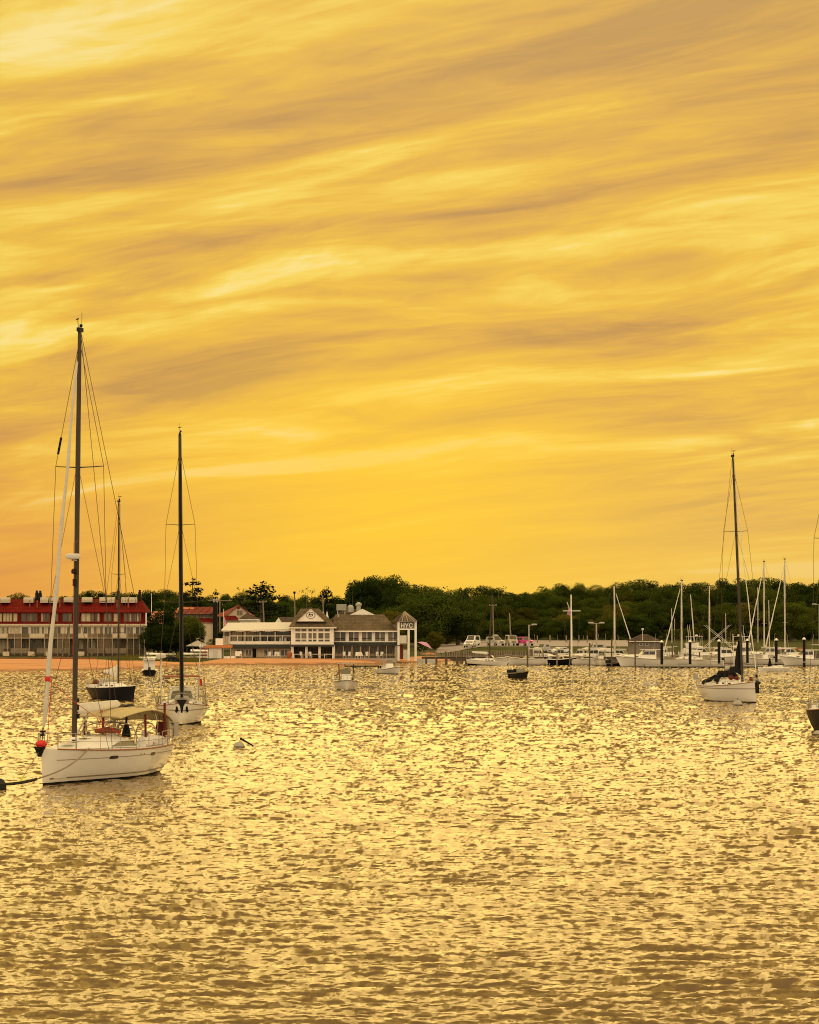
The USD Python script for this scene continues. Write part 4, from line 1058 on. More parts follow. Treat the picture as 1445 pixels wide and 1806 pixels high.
    # orange roofs
    for k, (a, b, t0, t1, d) in enumerate(((258, 290, 1078, 1100, 562), (296, 345, 1071, 1092, 566))):
        x = XW((a + b) / 2, d); z = hz(x, d); s3 = FPX / d; hw = (b - a) / 2 / s3
        t = thing('orange_roofed_house', ['orange-roofed house showing between the red block and the bushy tree', 'orange-roofed house showing over the bushy tree top'][k], 'house', (x, d, z))
        part(t, 'wall', M().bb(-hw + .4, hw - .4, 0, 6, 0, ZW(t1, d) - z), 'cream_paint')
        m = M(); hip(m, -hw, hw, -.5, 6.5, ZW(t1, d) - z, ZW(t0, d) - z, hw * .7, hw * .2)
        part(t, 'roof', m, 'orange_roof')
        window(t, -.6, .6, 1.0, 2.2, -.1, 'white_paint', 'pane_dark', 2, 1, .06, .1)
make_back_houses()


def make_beach_clutter():
    # sheds at the top of the beach
    D = 500.0; x = XW(379, D); z0 = hz(x, D); s = FPX / D
    X = lambda p: (p - 379) / s; Z = lambda y: ZW(y, D) - z0
    t = thing('beach_shed', 'white beach shed with flat orange-edged roof by the pavilion', 'shed', (x, D, z0))
    part(t, 'wall', M().bb(X(366), X(391), 0, 2.5, -.3, Z(1143)), 'white_paint')
    for k in range(12):
        part(t, 'board', M().bb(X(366.2) + k * .205, X(366.2) + k * .205 + .185, -.03, -.002, -.2, Z(1143.4)), 'white_paint')
    part(t, 'roof', M().bb(X(364), X(409), -.5, 3, Z(1142.6), Z(1138)), 'orange_roof')
    part(t, 'post', M().bb(X(406.6), X(408), -.3, -.15, -.3, Z(1142.6)), 'tan_trim')
    part(t, 'door', M().bb(X(376), X(384), -.08, -.035, -.1, Z(1148)), 'gelcoat_grey')
    part(t, 'screen', M().bb(X(379), X(392), 2.6, 2.7, Z(1138), Z(1126)), 'white_paint')
    t = solo('red_gate', M().bb(-.45, .45, 0, .12, -.2, 1.9).bb(-.6, -.5, -.05, .17, -.2, 2.1).bb(.5, .6, -.05, .17, -.2, 2.1), 'red_door', 'dark red gate panel left of the white beach shed', 'gate', (XW(362.5, D), D, z0))
    # grey tent
    x = XW(349, 506); z0 = hz(x, 506); s = FPX / 506
    Z = lambda y: ZW(y, 506) - z0
    t = thing('boat_tent', 'grey peaked canvas shelter above the boat racks', 'shelter', (x, 506, z0))
    m = M(); m.add([(-2.0, -1.6, Z(1139.5)), (2.2, -1.6, Z(1140)), (2.2, 1.6, Z(1140)), (-2.0, 1.6, Z(1139.5)), (0, 0, Z(1129.5))], [(0, 1, 4), (1, 2, 4), (2, 3, 4), (3, 0, 4)])
    part(t, 'canopy', m, 'canvas_grey')
    for a, b in ((-1.9, -1.5), (2.1, -1.5), (-1.9, 1.5), (2.1, 1.5)):
        part(t, 'pole', M().tube([(a, b, -.2), (a, b, Z(1140))], .04, 6), 'alu')
    # racks of upturned dinghies
    words = ['pale', 'grey', 'white', 'cream', 'weathered', 'faded']
    for r, (px, d, lev, rz) in enumerate(((274, 490, 2, 8), (296, 492, 2, -6), (332, 496, 2, 4), (352, 497, 3, -3))):
        x = XW(px, d); z = hz(x, d)
        where = ['at the grass edge', 'just left of the second mast', 'just right of the second mast', 'beside the red gate'][r]
        t = thing('boat_rack', f'timber rack for dinghies {where}', 'rack', (x, d, z), (0, 0, rz))
        for a in (-1.1, 1.1):
            for b in (-.6, .6):
                part(t, 'upright', M().bb(a - .05, a + .05, b - .05, b + .05, -.2, .55 * lev + .25), 'weathered_wood')
            for k in range(lev):
                part(t, 'bearer', M().bb(a - .045, a + .045, -.7, .7, .12 + .55 * k, .2 + .55 * k), 'weathered_wood')
        for k in range(lev):
            hull = M()
            u = np.linspace(0, 1, 13)
            P = []
            for q in u:
                w = .62 * (math.sin(math.pi * min(1, .12 + q * .62)) ** .6 if q < .6 else max(0.02, (1 - ((q - .6) / .4) ** 2)) * math.sin(math.pi * .49) ** .6)
                P.append([(-1.5 + 3.0 * q, w * math.cos(a), .36 * math.sin(a) * (1 - .35 * q)) for a in np.linspace(0, math.pi, 9)])
            hull.grid(P)
            hull.add(P[0], [(0, j, j + 1) for j in range(1, 8)])
            solo('dinghy', hull, ['gelcoat_grey', 'gelcoat', 'canvas_grey', 'sailcloth'][(r + k) % 4], f'{words[(r * 2 + k) % 6]} upturned dinghy, {["lowest", "middle", "top"][k]} of the rack {where}', 'dinghy', (x, d, z + .21 + .55 * k), (0, 0, rz + (k * 4 - 3)), smooth=50)
    solo('covered_boat', M().sphere((0, 0, 0), 1, 2, (1.5, .7, .75)), 'canvas_black', 'small boat under dark cover on the grass left of the second sloop mast', 'boat', (XW(302, 480), 480, hz(XW(302, 480), 480) + .1), smooth=True)
    for k, (px, d) in enumerate(((262, 486), (268, 484))):
        hull = M(); hull.grid([[(-1.6 + 3.2 * q, .6 * math.sin(math.pi * (.15 + .83 * q)) ** .7 * math.cos(a), .4 * math.sin(a)) for a in np.linspace(0, math.pi, 9)] for q in np.linspace(0, 1, 12)])
        solo('dinghy', hull, 'gelcoat', ['white upturned dinghy lying on the grass at the block corner', 'white upturned dinghy nearest the water on the grass'][k], 'dinghy', (XW(px, d), d, hz(XW(px, d), d) + .02), (0, 0, 10 - 20 * k), smooth=50)
    # beach grass
    rng = np.random.default_rng(31)
    N = 5200
    px = 205 + 152 * rng.random(N) ** .9; dd = 466 + 44 * rng.random(N)
    x = XW(px, dd); ok = dd > np.interp(px, EDGE_PX, EDGE_D) + .5 + 3 * rng.random(N)
    x, dd = x[ok], dd[ok]
    z = land(x, dd); n = len(x)
    hgt = rng.uniform(.2, .55, n); a = rng.uniform(0, 6.28, n); lean = rng.normal(0, .16, (n, 2)); w = .07
    P0 = np.stack([x - w * np.cos(a), dd - w * np.sin(a), z - .05], 1); P1 = np.stack([x + w * np.cos(a), dd + w * np.sin(a), z - .05], 1); P2 = np.stack([x + lean[:, 0], dd + lean[:, 1], z + hgt], 1)
    v = np.stack([P0, P1, P2], 1).reshape(-1, 3)
    solo('beach_grass', (v, np.arange(3 * n).reshape(-1, 3)), 'leaf_beach', 'yellow-green dune grass on the point between block and boat racks', 'grass', kind='stuff')
    # terrace: tables, benches, chairs, planters
    ox = XW(590, 505)
    spots = [(421, 500.5, 'bench'), (405, 500.5, 'boat'), (432, 501, 'table'), (462, 501.5, 'table'), (474, 501, 'chair'), (484, 501, 'chair'), (492, 501, 'chair'), (511, 501, 'urn'), (526, 500, 'wtable'), (556, 500, 'wtable'), (539, 501, 'table'), (569, 501.4, 'table'), (580, 500.2, 'wtable'), (598, 500.6, 'table'), (629, 501, 'deckchair'), (640, 501, 'deckchair'), (634, 500.2, 'chair'), (659, 500.8, 'table'), (648, 501, 'chair'), (682, 500.8, 'table'), (691, 501.2, 'table'), (673, 501, 'chair'), (667, 502, 'chair'), (615, 501, 'chair'), (607, 501.5, 'chair'), (548, 501.5, 'chair'), (533, 501.5, 'chair')]
    lastk = {}
    marks = ['by the white shed', 'under the pavilion awning', 'before the gable wing', 'before the club terrace', 'near the sign tower']
    for px, d, k in spots:
        x = XW(px, d); z = max(hz(x, d), .9) - .02
        mk = marks[0 if px < 425 else 1 if px < 514 else 2 if px < 592 else 3 if px < 665 else 4]
        n = lastk[(k, mk)] = lastk.get((k, mk), 0) + 1
        o = ['', 'second ', 'third ', 'fourth ', 'fifth '][n - 1]
        if k in ('table', 'wtable'):
            t = thing('terrace_table', f'{o}{"white-clothed" if k == "wtable" else "wooden"} terrace table {mk}, counting from the left', 'table', (x, d, z), (0, 0, 0))
            part(t, 'tabletop', M().bb(-.8, .8, -.4, .4, .72, .78), 'white_paint' if k == 'wtable' else 'tan_trim')
            for a in (-.7, .7):
                for b in (-.3, .3):
                    part(t, 'leg', M().bb(a - .035, a + .035, b - .035, b + .035, 0, .72), 'weathered_wood' if k == 'table' else 'white_paint')
            if k == 'table':
                for b in (-.75, .75):
                    part(t, 'bench_seat', M().bb(-.8, .8, b - .14, b + .14, .42, .46), 'tan_trim')
        elif k in ('chair', 'deckchair'):
            t = thing('terrace_chair', f'{o}{"pale reclining" if k == "deckchair" else "upright"} chair {mk}, counting from the left', 'chair', (x, d, z), (0, 0, (px * 53) % 90 - 45))
            mt = 'gelcoat_grey' if k == 'chair' else 'sailcloth'
            part(t, 'seat', M().bb(-.25, .25, -.25, .25, .42, .46), mt)
            part(t, 'backrest', M().box((0, .32 if k == 'chair' else .5, .78), (.5, .04, .75), rx=-.15 if k == 'chair' else -.6), mt)
            for a in (-.22, .22):
                for b in (-.22, .22):
                    part(t, 'leg', M().bb(a - .02, a + .02, b - .02, b + .02, 0, .42), mt)
        elif k == 'bench':
            t = thing('white_bench', f'white high-backed bench {mk}', 'bench', (x, d, z))
            part(t, 'seat', M().bb(-.6, .6, -.25, .25, .42, .5), 'white_paint'); part(t, 'backrest', M().bb(-.6, .6, .26, .32, .5, 1.25), 'white_paint')
            for a in (-.5, .5):
                part(t, 'leg', M().bb(a - .05, a + .05, -.2, .2, 0, .42), 'white_paint')
        elif k == 'boat':
            solo('dinghy', M().grid([[(-1 + 2 * q, .5 * math.sin(math.pi * (.12 + .86 * q)) ** .7 * math.cos(a), .4 * math.sin(a)) for a in np.linspace(0, math.pi, 9)] for q in np.linspace(0, 1, 12)]), 'gelcoat', 'small white upturned dinghy before the pavilion corner', 'dinghy', (x, d, z), smooth=50)
        else:
            solo('planter', M().lathe([(.3, 0), (.5, .5), (.45, .55), (0, .5)], 12).sphere((0, 0, .8), .5, 1), 'rusty', 'round rust-coloured planter at the corner of the gable wing', 'planter', (x, d, z))
    # tilted red and white umbrellas right of the tower
    for k, (px, d, lab) in enumerate(((742, 545, 'red and white tilted parasol right of the sign tower'), (757, 520, 'orange flat canopy beside the landing'))):
        x = XW(px, d); z = hz(x, d)
        t = thing('parasol', lab, 'parasol', (x, d, z), (0, 25 if k == 0 else 0, 0))
        part(t, 'canopy', M().lathe([(1.6, 1.9 if k == 0 else 1.3), (.8, 2.35 if k == 0 else 1.55), (0, 2.6 if k == 0 else 1.65)], 8), ['flag_pink', 'orange_roof'][k])
        part(t, 'pole', M().tube([(0, 0, -.2), (0, 0, 2.5 if k == 0 else 1.6)], .03, 6), 'alu_pale')
    solo('covered_boat', M().poly([(-1.9, 0), (1.9, 0), (1.5, .95), (-1.7, 1.0)], 1.6, 'y', 0), 'gelcoat_grey', 'boat under a pale grey cover at the landing right of the tower', 'boat', (XW(753, 512), 512, hz(XW(753, 512), 512)))
make_beach_clutter()
# ------------------------------------------------------------------ boats
class Hull:
    """x forward, y to port, z up from the waterline."""
    def __init__(s, L, B, fs, fm, fb, rake=0.5, srake=0.25, tw=0.78, peak=0.42, draft=0.4, eb=0.85, em=0.28, p=2.1):
        s.L, s.B, s.fs, s.fm, s.fb, s.rake, s.srake, s.tw, s.peak, s.draft, s.eb, s.em, s.p = L, B, fs, fm, fb, rake, srake, tw, peak, draft, eb, em, p

    def sheer(s, u):
        u = np.asarray(u, float)
        return s.fs * (1 - u) * (1 - 2 * u) + 4 * s.fm * u * (1 - u) + s.fb * u * (2 * u - 1)

    def plan(s, u):
        u = np.asarray(u, float)
        a = s.tw + (1 - s.tw) * np.sin(np.pi / 2 * np.clip(u / s.peak, 0, 1))
        b = 1 - np.clip((u - s.peak) / (1 - s.peak), 0, 1) ** s.p
        return np.where(u < s.peak, a, b)

    def pt(s, u, t, side=1.0):
        """t from 0 at the hull's lowest modelled line to 1 at the sheer."""
        u, t = np.asarray(u, float), np.asarray(t, float)
        e = s.em + (s.eb - s.em) * np.clip((u - .35) / .65, 0, 1) ** 1.5
        stern_e = s.em + .25 * np.clip(1 - u / .3, 0, 1)
        e = np.maximum(e, stern_e)
        y = s.B / 2 * s.plan(u) * np.clip(t, 0, 1) ** e
        x0, x1 = -s.L / 2 + s.srake * (1 - t), s.L / 2 - s.rake * (1 - t)
        return np.stack([x0 + (x1 - x0) * u, y * side, -s.draft + (s.sheer(u) + s.draft) * t], -1)

    def tz(s, u, z):
        return (z + s.draft) / (s.sheer(u) + s.draft)

    def band(s, z0, z1, nu=34, nt=8, off=0.0, u0=0.0, u1=1.0):
        """Both sides of the hull between two heights (None: the keel line or the sheer), closed across the stern."""
        u = np.linspace(u0, u1, nu)[:, None]
        ta = np.zeros_like(u) if z0 is None else s.tz(u, z0)
        tb = np.ones_like(u) if z1 is None else s.tz(u, z1)
        T = ta + (tb - ta) * np.linspace(0, 1, nt)[None]
        U = np.repeat(u, nt, 1)
        m = M()
        P = s.pt(U, T, 1); Q = s.pt(U, T, -1)
        P[..., 1] += off; Q[..., 1] -= off
        m.grid(P, True); m.grid(Q)
        if u0 == 0:
            m.grid(np.stack([P[0], Q[0]], 1))
        return m

    def deck(s, drop=0.0, camber=0.06, nu=30, u0=0.0, u1=1.0):
        u = np.linspace(u0, u1, nu)
        a, b = s.pt(u, 1 - drop, 1), s.pt(u, 1 - drop, -1)
        k = np.linspace(0, 1, 7)[None, :, None]
        P = a[:, None] * (1 - k) + b[:, None] * k
        P[..., 2] += camber * np.sin(np.pi * k[..., 0])
        return M().grid(P, False)

    def rail(s, h=0.0, r=0.03, u0=0.0, u1=1.0, inset=0.0, n=26, t=1.0, name=None):
        m = M()
        u = np.linspace(u0, u1, n)
        for sd in (1, -1):
            P = s.pt(u, t, sd); P[:, 2] += h; P[:, 1] -= sd * np.minimum(inset, abs(P[:, 1]) * .8)
            m.tube(P, r, 6)
        return m


def loft(rings, caps=True):
    R = np.array(rings, float)
    n = R.shape[1]
    i = np.arange(R.shape[0] * n).reshape(R.shape[0], n)
    f = np.stack([i[:-1], i[1:], np.roll(i[1:], -1, 1), np.roll(i[:-1], -1, 1)], -1).reshape(-1, 4)
    m = M().add(R.reshape(-1, 3), f)
    if caps:
        for k, fl in ((0, 1), (-1, 0)):
            c = R[k].mean(0)
            q = [(n, (j + 1) % n, j) if fl else (n, j, (j + 1) % n) for j in range(n)]
            m.add(np.vstack([R[k], c]), np.array(q)[:, ::-1])
    return m


def trunk_house(x0, x1, w0, w1, zb0, zb1, h0, h1, slope=0.6, sl0=0.35, sl1=0.7, n=12, tumble=.8):
    """A low rounded cabin top from x0 (aft) to x1 (forward)."""
    rings = []
    for q in np.linspace(0, 1, n):
        x = x0 + (x1 - x0) * q
        w = (w0 + (w1 - w0) * q) / 2
        zb = zb0 + (zb1 - zb0) * q
        h = h0 + (h1 - h0) * q
        e = min(1.0, q / .08 if sl0 else 1, ((1 - q) / .35) ** .7 if sl1 else 1)
        h = max(h * e, 0.012)
        rings.append([(x, w, zb), (x, w * (.5 + .5 * tumble), zb + h * .75), (x, w * tumble * .9, zb + h * .95), (x, w * .45, zb + h * 1.08), (x, -w * .45, zb + h * 1.08), (x, -w * tumble * .9, zb + h * .95), (x, -w * (.5 + .5 * tumble), zb + h * .75), (x, -w, zb)])
    return loft(rings)


def sail_rig(t, H, mx, top, mat='alu', r=0.11, spreaders=((0.62, 1.05), (0.32, 1.2)), bow=None, stern=None, chain=None, jib=True, wire=0.012, jib_top=0.93, jibmat='sailcloth', lower=True, deckz=1.2, sweep=0.12, jr=0.075, back=True):
    """Mast and standing rigging. top: mast head above water."""
    m = M(); m.tube([(mx, 0, deckz), (mx - .02, 0, deckz + (top - deckz) * .7), (mx - .05, 0, top)], [r, r * .97, r * .72], 10, squash=1.0)
    mast = part(t, 'mast', m, mat, 40)
    head = M(); head.box((mx - .08, 0, top + .04), (.42, .13, .16)); head.tube([(mx - .25, 0, top + .1), (mx - .25, 0, top + .75)], .008, 4); head.tube([(mx + .1, 0, top + .1), (mx + .18, 0, top + .42)], .012, 4)
    head.box((mx + .2, 0, top + .44), (.3, .02, .05), rz=.7); head.sphere((mx - .05, .05, top + .2), .07, 1)
    part(t, 'masthead', head, 'black')
    ends = []
    for f, half in spreaders:
        z = deckz + (top - deckz) * f
        for sd in (1, -1):
            e = (mx - sweep * half, sd * half, z + .06)
            part(t, 'spreader', M().tube([(mx, sd * .05, z), e], [.045, .03], 6, squash=.6), mat)
            ends.append((z, sd, e))
    cx, cw, cz = chain
    for sd in (1, -1):
        pts = [(mx - .04, sd * .04, deckz + (top - deckz) * jib_top)] + [e for z, q, e in sorted(ends, reverse=True) if q == sd] + [(cx, sd * cw, cz)]
        part(t, 'shroud', M().tube(pts, wire, 4, False), 'wire')
        if lower and spreaders:
            z = deckz + (top - deckz) * spreaders[-1][0]
            part(t, 'lower_shroud', M().tube([(mx, sd * .06, z - .1), (cx + .35, sd * cw, cz)], wire * .9, 4, False), 'wire')
        if lower and len(spreaders) > 1:
            z0 = deckz + (top - deckz) * spreaders[0][0]
            e = [e for z, q, e in ends if q == sd and abs(z - z0) > .5][0]
            part(t, 'diagonal_shroud', M().tube([(mx, sd * .06, z0 - .1), e], wire * .8, 4, False), 'wire')
    if bow is not None:
        b = np.array(bow, float); h = np.array([mx + .08, 0, deckz + (top - deckz) * jib_top])
        part(t, 'forestay', M().tube([b, h], wire, 4, False), 'wire')
        if jib:
            k = np.linspace(.035, .955, 40)
            P = b + (h - b) * k[:, None]
            wob = 1 + .10 * np.sin(k * 37) + .07 * np.sin(k * 71 + 1)
            P[:, 1] += .02 * np.sin(k * 21)
            part(t, 'furled_sail', M().tube(P, jr * wob * (1.12 - .62 * k) * np.minimum(1, (k - .01) * 18), 8), jibmat, 60)
            part(t, 'furler_drum', M().lathe([(.05, 0), (.12, .02), (.12, .06), (.05, .08), (.05, .14), (.12, .16), (.12, .2), (.04, .22)], 12, tuple(b + (h - b) * .012)), 'black')
    if stern is not None and back:
        for q in stern:
            part(t, 'backstay', M().tube([(mx - .15, 0, top), q], wire, 4, False), 'wire')
    part(t, 'halyard', M().tube([(mx + .16, .1, deckz + .3), (mx + .12, .06, top - .2)], wire * .7, 4, False), 'wire')
    return mast


def boom_cover(t, mx, z0, x1, z1, r=0.17, mat='sailcloth', drop=0.0, bulge=0.0, sag=0.0):
    part(t, 'boom', M().tube([(mx - .12, 0, z0 - .12), (x1 - .35, 0, z1 - .12)], .07, 8), 'alu')
    k = np.linspace(0, 1, 16)
    rings = []
    for q in k:
        x = mx - .1 + (x1 - mx + .1) * q
        zc = z0 + (z1 - z0) * q - sag * math.sin(math.pi * q)
        h = r * (1.15 - .4 * q) + bulge * (1 - q) ** 2.2
        w = r * (1.0 - .3 * q)
        e = .35 if q in (0.0, 1.0) else 1
        rings.append([(x, w * e * math.cos(a) * (1 if math.sin(a) < .2 else .55), zc - r * .3 + h * e * (math.sin(a) if math.sin(a) < 0 else math.sin(a) * 1.4)) for a in np.linspace(0, 2 * math.pi, 12, endpoint=False)])
    part(t, 'sail_cover', loft(rings), mat, 50)


def lifelines(t, hl, u0, u1, n, h=.6, r=.010, every=1):
    for sd in (1, -1):
        us = np.linspace(u0, u1, n)
        for u in us:
            b = hl.pt(u, 1.0, sd); b[1] -= sd * .06
            part(t, 'stanchion', M().tube([b, b + np.array([0, 0, h])], .014, 5), 'steel')
        P = hl.pt(np.linspace(u0, u1, 24), 1.0, sd); P[:, 1] -= sd * .06
        for hh in (h, h * .55):
            part(t, 'lifeline', M().tube(P + np.array([0, 0, hh]), r * .6, 4, False), 'wire')


def pulpit(t, hl, h=.62, r=.018, stern=True):
    L = hl
    m = M()
    for hh in (h, h * .5):
        us = np.linspace(.84, .985, 6)
        a, b = L.pt(us, 1, 1), L.pt(us, 1, -1)
        P = np.vstack([a, b[::-1]]); P[:, 2] += hh; P[:, 0] += .05
        m.tube(P, r if hh == h else r * .7, 6)
    for u in (.85, .93, .985):
        for sd in (1, -1):
            b = L.pt(u, 1, sd); m.tube([b, b + np.array([.05, 0, h])], r, 5)
    part(t, 'pulpit', m, 'steel')
    if stern:
        for sd in (1, -1):
            m = M()
            for hh in (h, h * .5):
                us = np.linspace(.18, .01, 6)
                P = L.pt(us, 1, sd); P[:, 1] -= sd * .05; P[:, 2] += hh
                e = P[-1].copy(); e[1] = sd * .45
                m.tube(np.vstack([P, e[None]]), r if hh == h else r * .7, 6)
            for u in (.18, .09, .012):
                b = L.pt(u, 1, sd); b[1] -= sd * .05; m.tube([b, b + np.array([0, 0, h])], r, 5)
            part(t, 'pushpit', m, 'steel')


def ring(c, R, r, axis='x', n=28, tilt=0.0):
    a = np.linspace(0, 2 * math.pi, n + 1)
    P = np.stack([np.sin(tilt) * R * np.sin(a), R * np.cos(a), R * np.sin(a) * np.cos(tilt)], 1)
    return M().tube(P + np.array(c), r, 6, False)


def hull_plate(hl, u, z, lu, lz, mat, t, name, side, off=.012):
    """A small plate, elongated and round-ended, lying on the topside."""
    a = np.linspace(0, 2 * math.pi, 20, endpoint=False)
    pts = []
    for q in a:
        uu = u + lu / 2 * np.sign(math.cos(q)) * abs(math.cos(q)) ** .5
        zz = z + lz / 2 * np.sign(math.sin(q)) * abs(math.sin(q)) ** .5
        p = hl.pt(uu, hl.tz(uu, zz), side); p[1] += side * off
        pts.append(p)
    c = np.mean(pts, 0)
    m = M().add(np.vstack([pts, c]), [(j, (j + 1) % 20, 20) if side < 0 else ((j + 1) % 20, j, 20) for j in range(20)])
    inner = [p - np.array([0, side * (off + .02), 0]) for p in pts]
    m.add(np.vstack([pts, inner]), [(j, (j + 1) % 20, (j + 1) % 20 + 20, j + 20) for j in range(20)])
    return part(t, name, m, mat)


def head_to(theta_deg):
    """rotateZ for a boat whose bow points towards the camera, swung theta to the picture's left (negative: right)."""
    return -90 - theta_deg


# ---- the near white sloop
def near_sloop():
    hl = Hull(10.9, 3.55, 1.22, 1.2, 1.42, rake=.28, srake=-.12, tw=.80, peak=.40, eb=.9, em=.24, p=2.0)
    th = 15.6
    stem = G(75, 1386)
    hd = np.array([-math.sin(math.radians(th)), -math.cos(math.radians(th))])
    c = stem[:2] - hd * (hl.L / 2 - hl.rake * .75)
    t = thing('sailing_yacht', 'big white sloop at left with tan bimini, red bow cover and white furled genoa', 'sailboat', (c[0], c[1], 0), (-.45, 0, head_to(th)))
    part(t, 'bottom', hl.band(None, .10, 40, 5), 'bottom_black', True)
    h = part(t, 'hull', hl.band(.10, None, 56, 12), 'gelcoat_hull', 40)
    part(h, 'boot_stripe', hl.band(.22, .27, 40, 2, .006, 0.0, .86), 'stripe_grey', True)
    part(h, 'cove_line', hl.band(.94, .965, 40, 2, .006, .01, .93), 'stripe_grey', True)
    for sd in (1, -1):
        hull_plate(hl, .63, .95, .055, .13, 'window_dark', h, 'porthole', sd)
        hull_plate(hl, .30, .95, .055, .13, 'window_dark', h, 'porthole', sd)
        for u in (.43, .40):
            hull_plate(hl, u, 1.0, .006, .05, 'stripe_grey', h, 'vent', sd)
        hull_plate(hl, .945, .245, .026, .06, 'stripe_grey', h, 'name_mark', sd)
        for k in range(9):
            hull_plate(hl, .926 - .007 * k, .245, .0042, .05, 'gelcoat_grey', h, 'name_mark', sd)
    part(t, 'deck', hl.deck(0, .07), 'deck_white', True)
    part(t, 'toe_rail', hl.rail(.015, .032, .03, .93), 'teak')
    part(t, 'bow_roller', M().box((hl.L / 2 + .05, 0, 1.43), (.5, .16, .1)), 'black')
    # anchor and red cover at the stem head
    a = M(); a.poly([(-.24, 1.50), (.24, 1.50), (.15, 1.36), (.06, 1.12), (-.06, 1.12), (-.15, 1.36)], .10, 'x', hl.L / 2 + .06)
    part(t, 'anchor', a, 'black')
    rng = np.random.default_rng(2)
    s = trimesh.creation.icosphere(3, 1.0)
    v = s.vertices * (1 + .13 * (meshkit.noise(s.vertices * 3 + 5, 4) - .5)[:, None] * 2) * np.array([.18, .21, .15])
    part(t, 'bow_cover', M().add(v + np.array([hl.L / 2 - .02, 0, 1.60]), s.faces), 'red_cloth', True)
    # cabin
    part(t, 'coachroof', trunk_house(-1.9, 3.1, 2.35, 1.2, 1.23, 1.34, .42, .30, n=16), 'deck_white', 40)
    hatch = M(); hatch.bb(1.0, 1.55, -.3, .3, 1.66, 1.69); hatch.bb(2.6, 3.0, -.25, .25, 1.54, 1.57)
    part(t, 'hatch', hatch, 'window_smoke')
    for sd in (1, -1):
        P = []
        for x in np.linspace(-1.75, .35, 12):
            q = (x + 1.9) / 5.0
            w = (2.35 + (1.2 - 2.35) * q) / 2
            zb = 1.23 + .11 * q; hh = .42 - .12 * q
            e = min(1, (x + 1.75) / .25 + .3, (.35 - x) / .9 + .1)
            P.append([(x, sd * (w * (1 - .2 * .5 * f / .75) + .012), zb + hh * (.16 + f * e)) for f in (0, .5)])
        part(t, 'cabin_window', M().grid(np.array(P), sd > 0), 'window_smoke')
        co = M().tube([(-2.0, sd * 1.25, 1.42), (-3.2, sd * 1.32, 1.47), (-4.7, sd * 1.28, 1.40)], [.2, .17, .13], 8, squash=1.2)
        part(t, 'cockpit_coaming', co, 'deck_white', 50)
        w = ring((-3.95, sd * .72, 1.72), .45, .022, tilt=.1)
        for k in range(5):
            q = k * 2 * math.pi / 5 + .5
            w.tube([(-3.95, sd * .72, 1.72), (-3.95 + .1 * .45 * math.sin(q), sd * .72 + .45 * math.cos(q), 1.72 + .45 * math.sin(q))], .012, 4)
        part(t, 'steering_wheel', w, 'steel')
        part(t, 'binnacle', M().box((-3.75, sd * .72, 1.45), (.22, .3, .75), taper=(.7, .7)), 'deck_white')
        part(t, 'winch', M().lathe([(.08, 0), (.075, .12), (.06, .13), (.085, .2), (0, .21)], 10, (-2.5, sd * 1.28, 1.58)), 'steel')
        part(t, 'cockpit_bench', M().bb(-4.6, -2.1, min(sd * .55, sd * 1.2), max(sd * .55, sd * 1.2), 1.0, 1.22), 'teak')
    part(t, 'cockpit_table', M().bb(-3.3, -2.3, -.3, .3, 1.55, 1.6).bb(-2.9, -2.7, -.08, .08, 1.1, 1.55), 'teak')
    # dodger hoops, bimini
    def hoop(x, w, z, lean=0.0, z0=1.35):
        return [(x + lean * (zz - z0), y, zz) for y, zz in [(w, z0), (w, z0 + (z - z0) * .55), (w * .92, z0 + (z - z0) * .8), (w * .7, z - .06), (w * .3, z), (-w * .3, z), (-w * .7, z - .06), (-w * .92, z0 + (z - z0) * .8), (-w, z0 + (z - z0) * .55), (-w, z0)]]
    for x, w, z, ln in ((-1.75, 1.15, 2.25, .35), (-1.5, 1.12, 2.2, -.25), (-2.5, 1.3, 2.72, .25), (-3.6, 1.35, 2.80, 0), (-5.0, 1.35, 2.66, -.1)):
        part(t, 'canopy_hoop', M().tube(hoop(x, w, z, ln), .018, 6), 'steel')
    rings = []
    for q in np.linspace(0, 1, 14):
        x = -.05 + (-5.4 + .05) * q
        zt = 2.36 + .44 * math.sin(math.pi * (0.12 + .74 * q)) ** .9 - .30 * q ** 6
        w = 1.12 + .25 * min(1, q * 3)
        top = [(x, w * math.cos(a), zt - .09 * (1 - math.sin(a)) ** 1.6) for a in np.linspace(0, math.pi, 11)]
        rings.append(top + [(p[0], p[1] * .985, p[2] - .03) for p in top[::-1]])
    part(t, 'bimini', loft(rings), 'canvas_tan', 60)
    for sd in (1, -1):
        part(t, 'side_curtain', M().box((-5.2, sd * 1.2, 2.25), (.12, .10, .75), ry=.12), 'canvas_tan')
        part(t, 'curtain_roll', M().tube([(-2.2, sd * 1.33, 2.55), (-2.25, sd * 1.34, 1.5)], .05, 7), 'maroon')
        part(t, 'curtain_roll', M().tube([(-4.35, sd * 1.36, 2.95), (-4.35, sd * 1.36, 1.35)], .055, 7), 'maroon')
    part(t, 'dan_buoy', M().lathe([(.16, 1.55), (.19, 1.7), (.1, 2.05), (.05, 2.1), (.05, 2.75), (0, 2.8)], 10, (-3.0, .2, 0)), 'black')
    part(t, 'dodger_roll', M().tube([(-1.45, -.55, 1.86), (-1.5, 0, 1.9), (-1.45, .55, 1.86)], [.08, .14, .08], 8), 'canvas_rust', 50)
    # stern gear
    part(t, 'outboard_motor', M().box((-5.1, .95, 1.95), (.34, .4, .42), taper=(.85, .85)).box((-5.1, .95, 1.55), (.2, .18, .5)).box((-5.1, .95, 1.72), (.4, .3, .05)), 'maroon')
    part(t, 'grill_box', M().box((-4.75, 1.15, 1.75), (.3, .3, .3)), 'maroon')
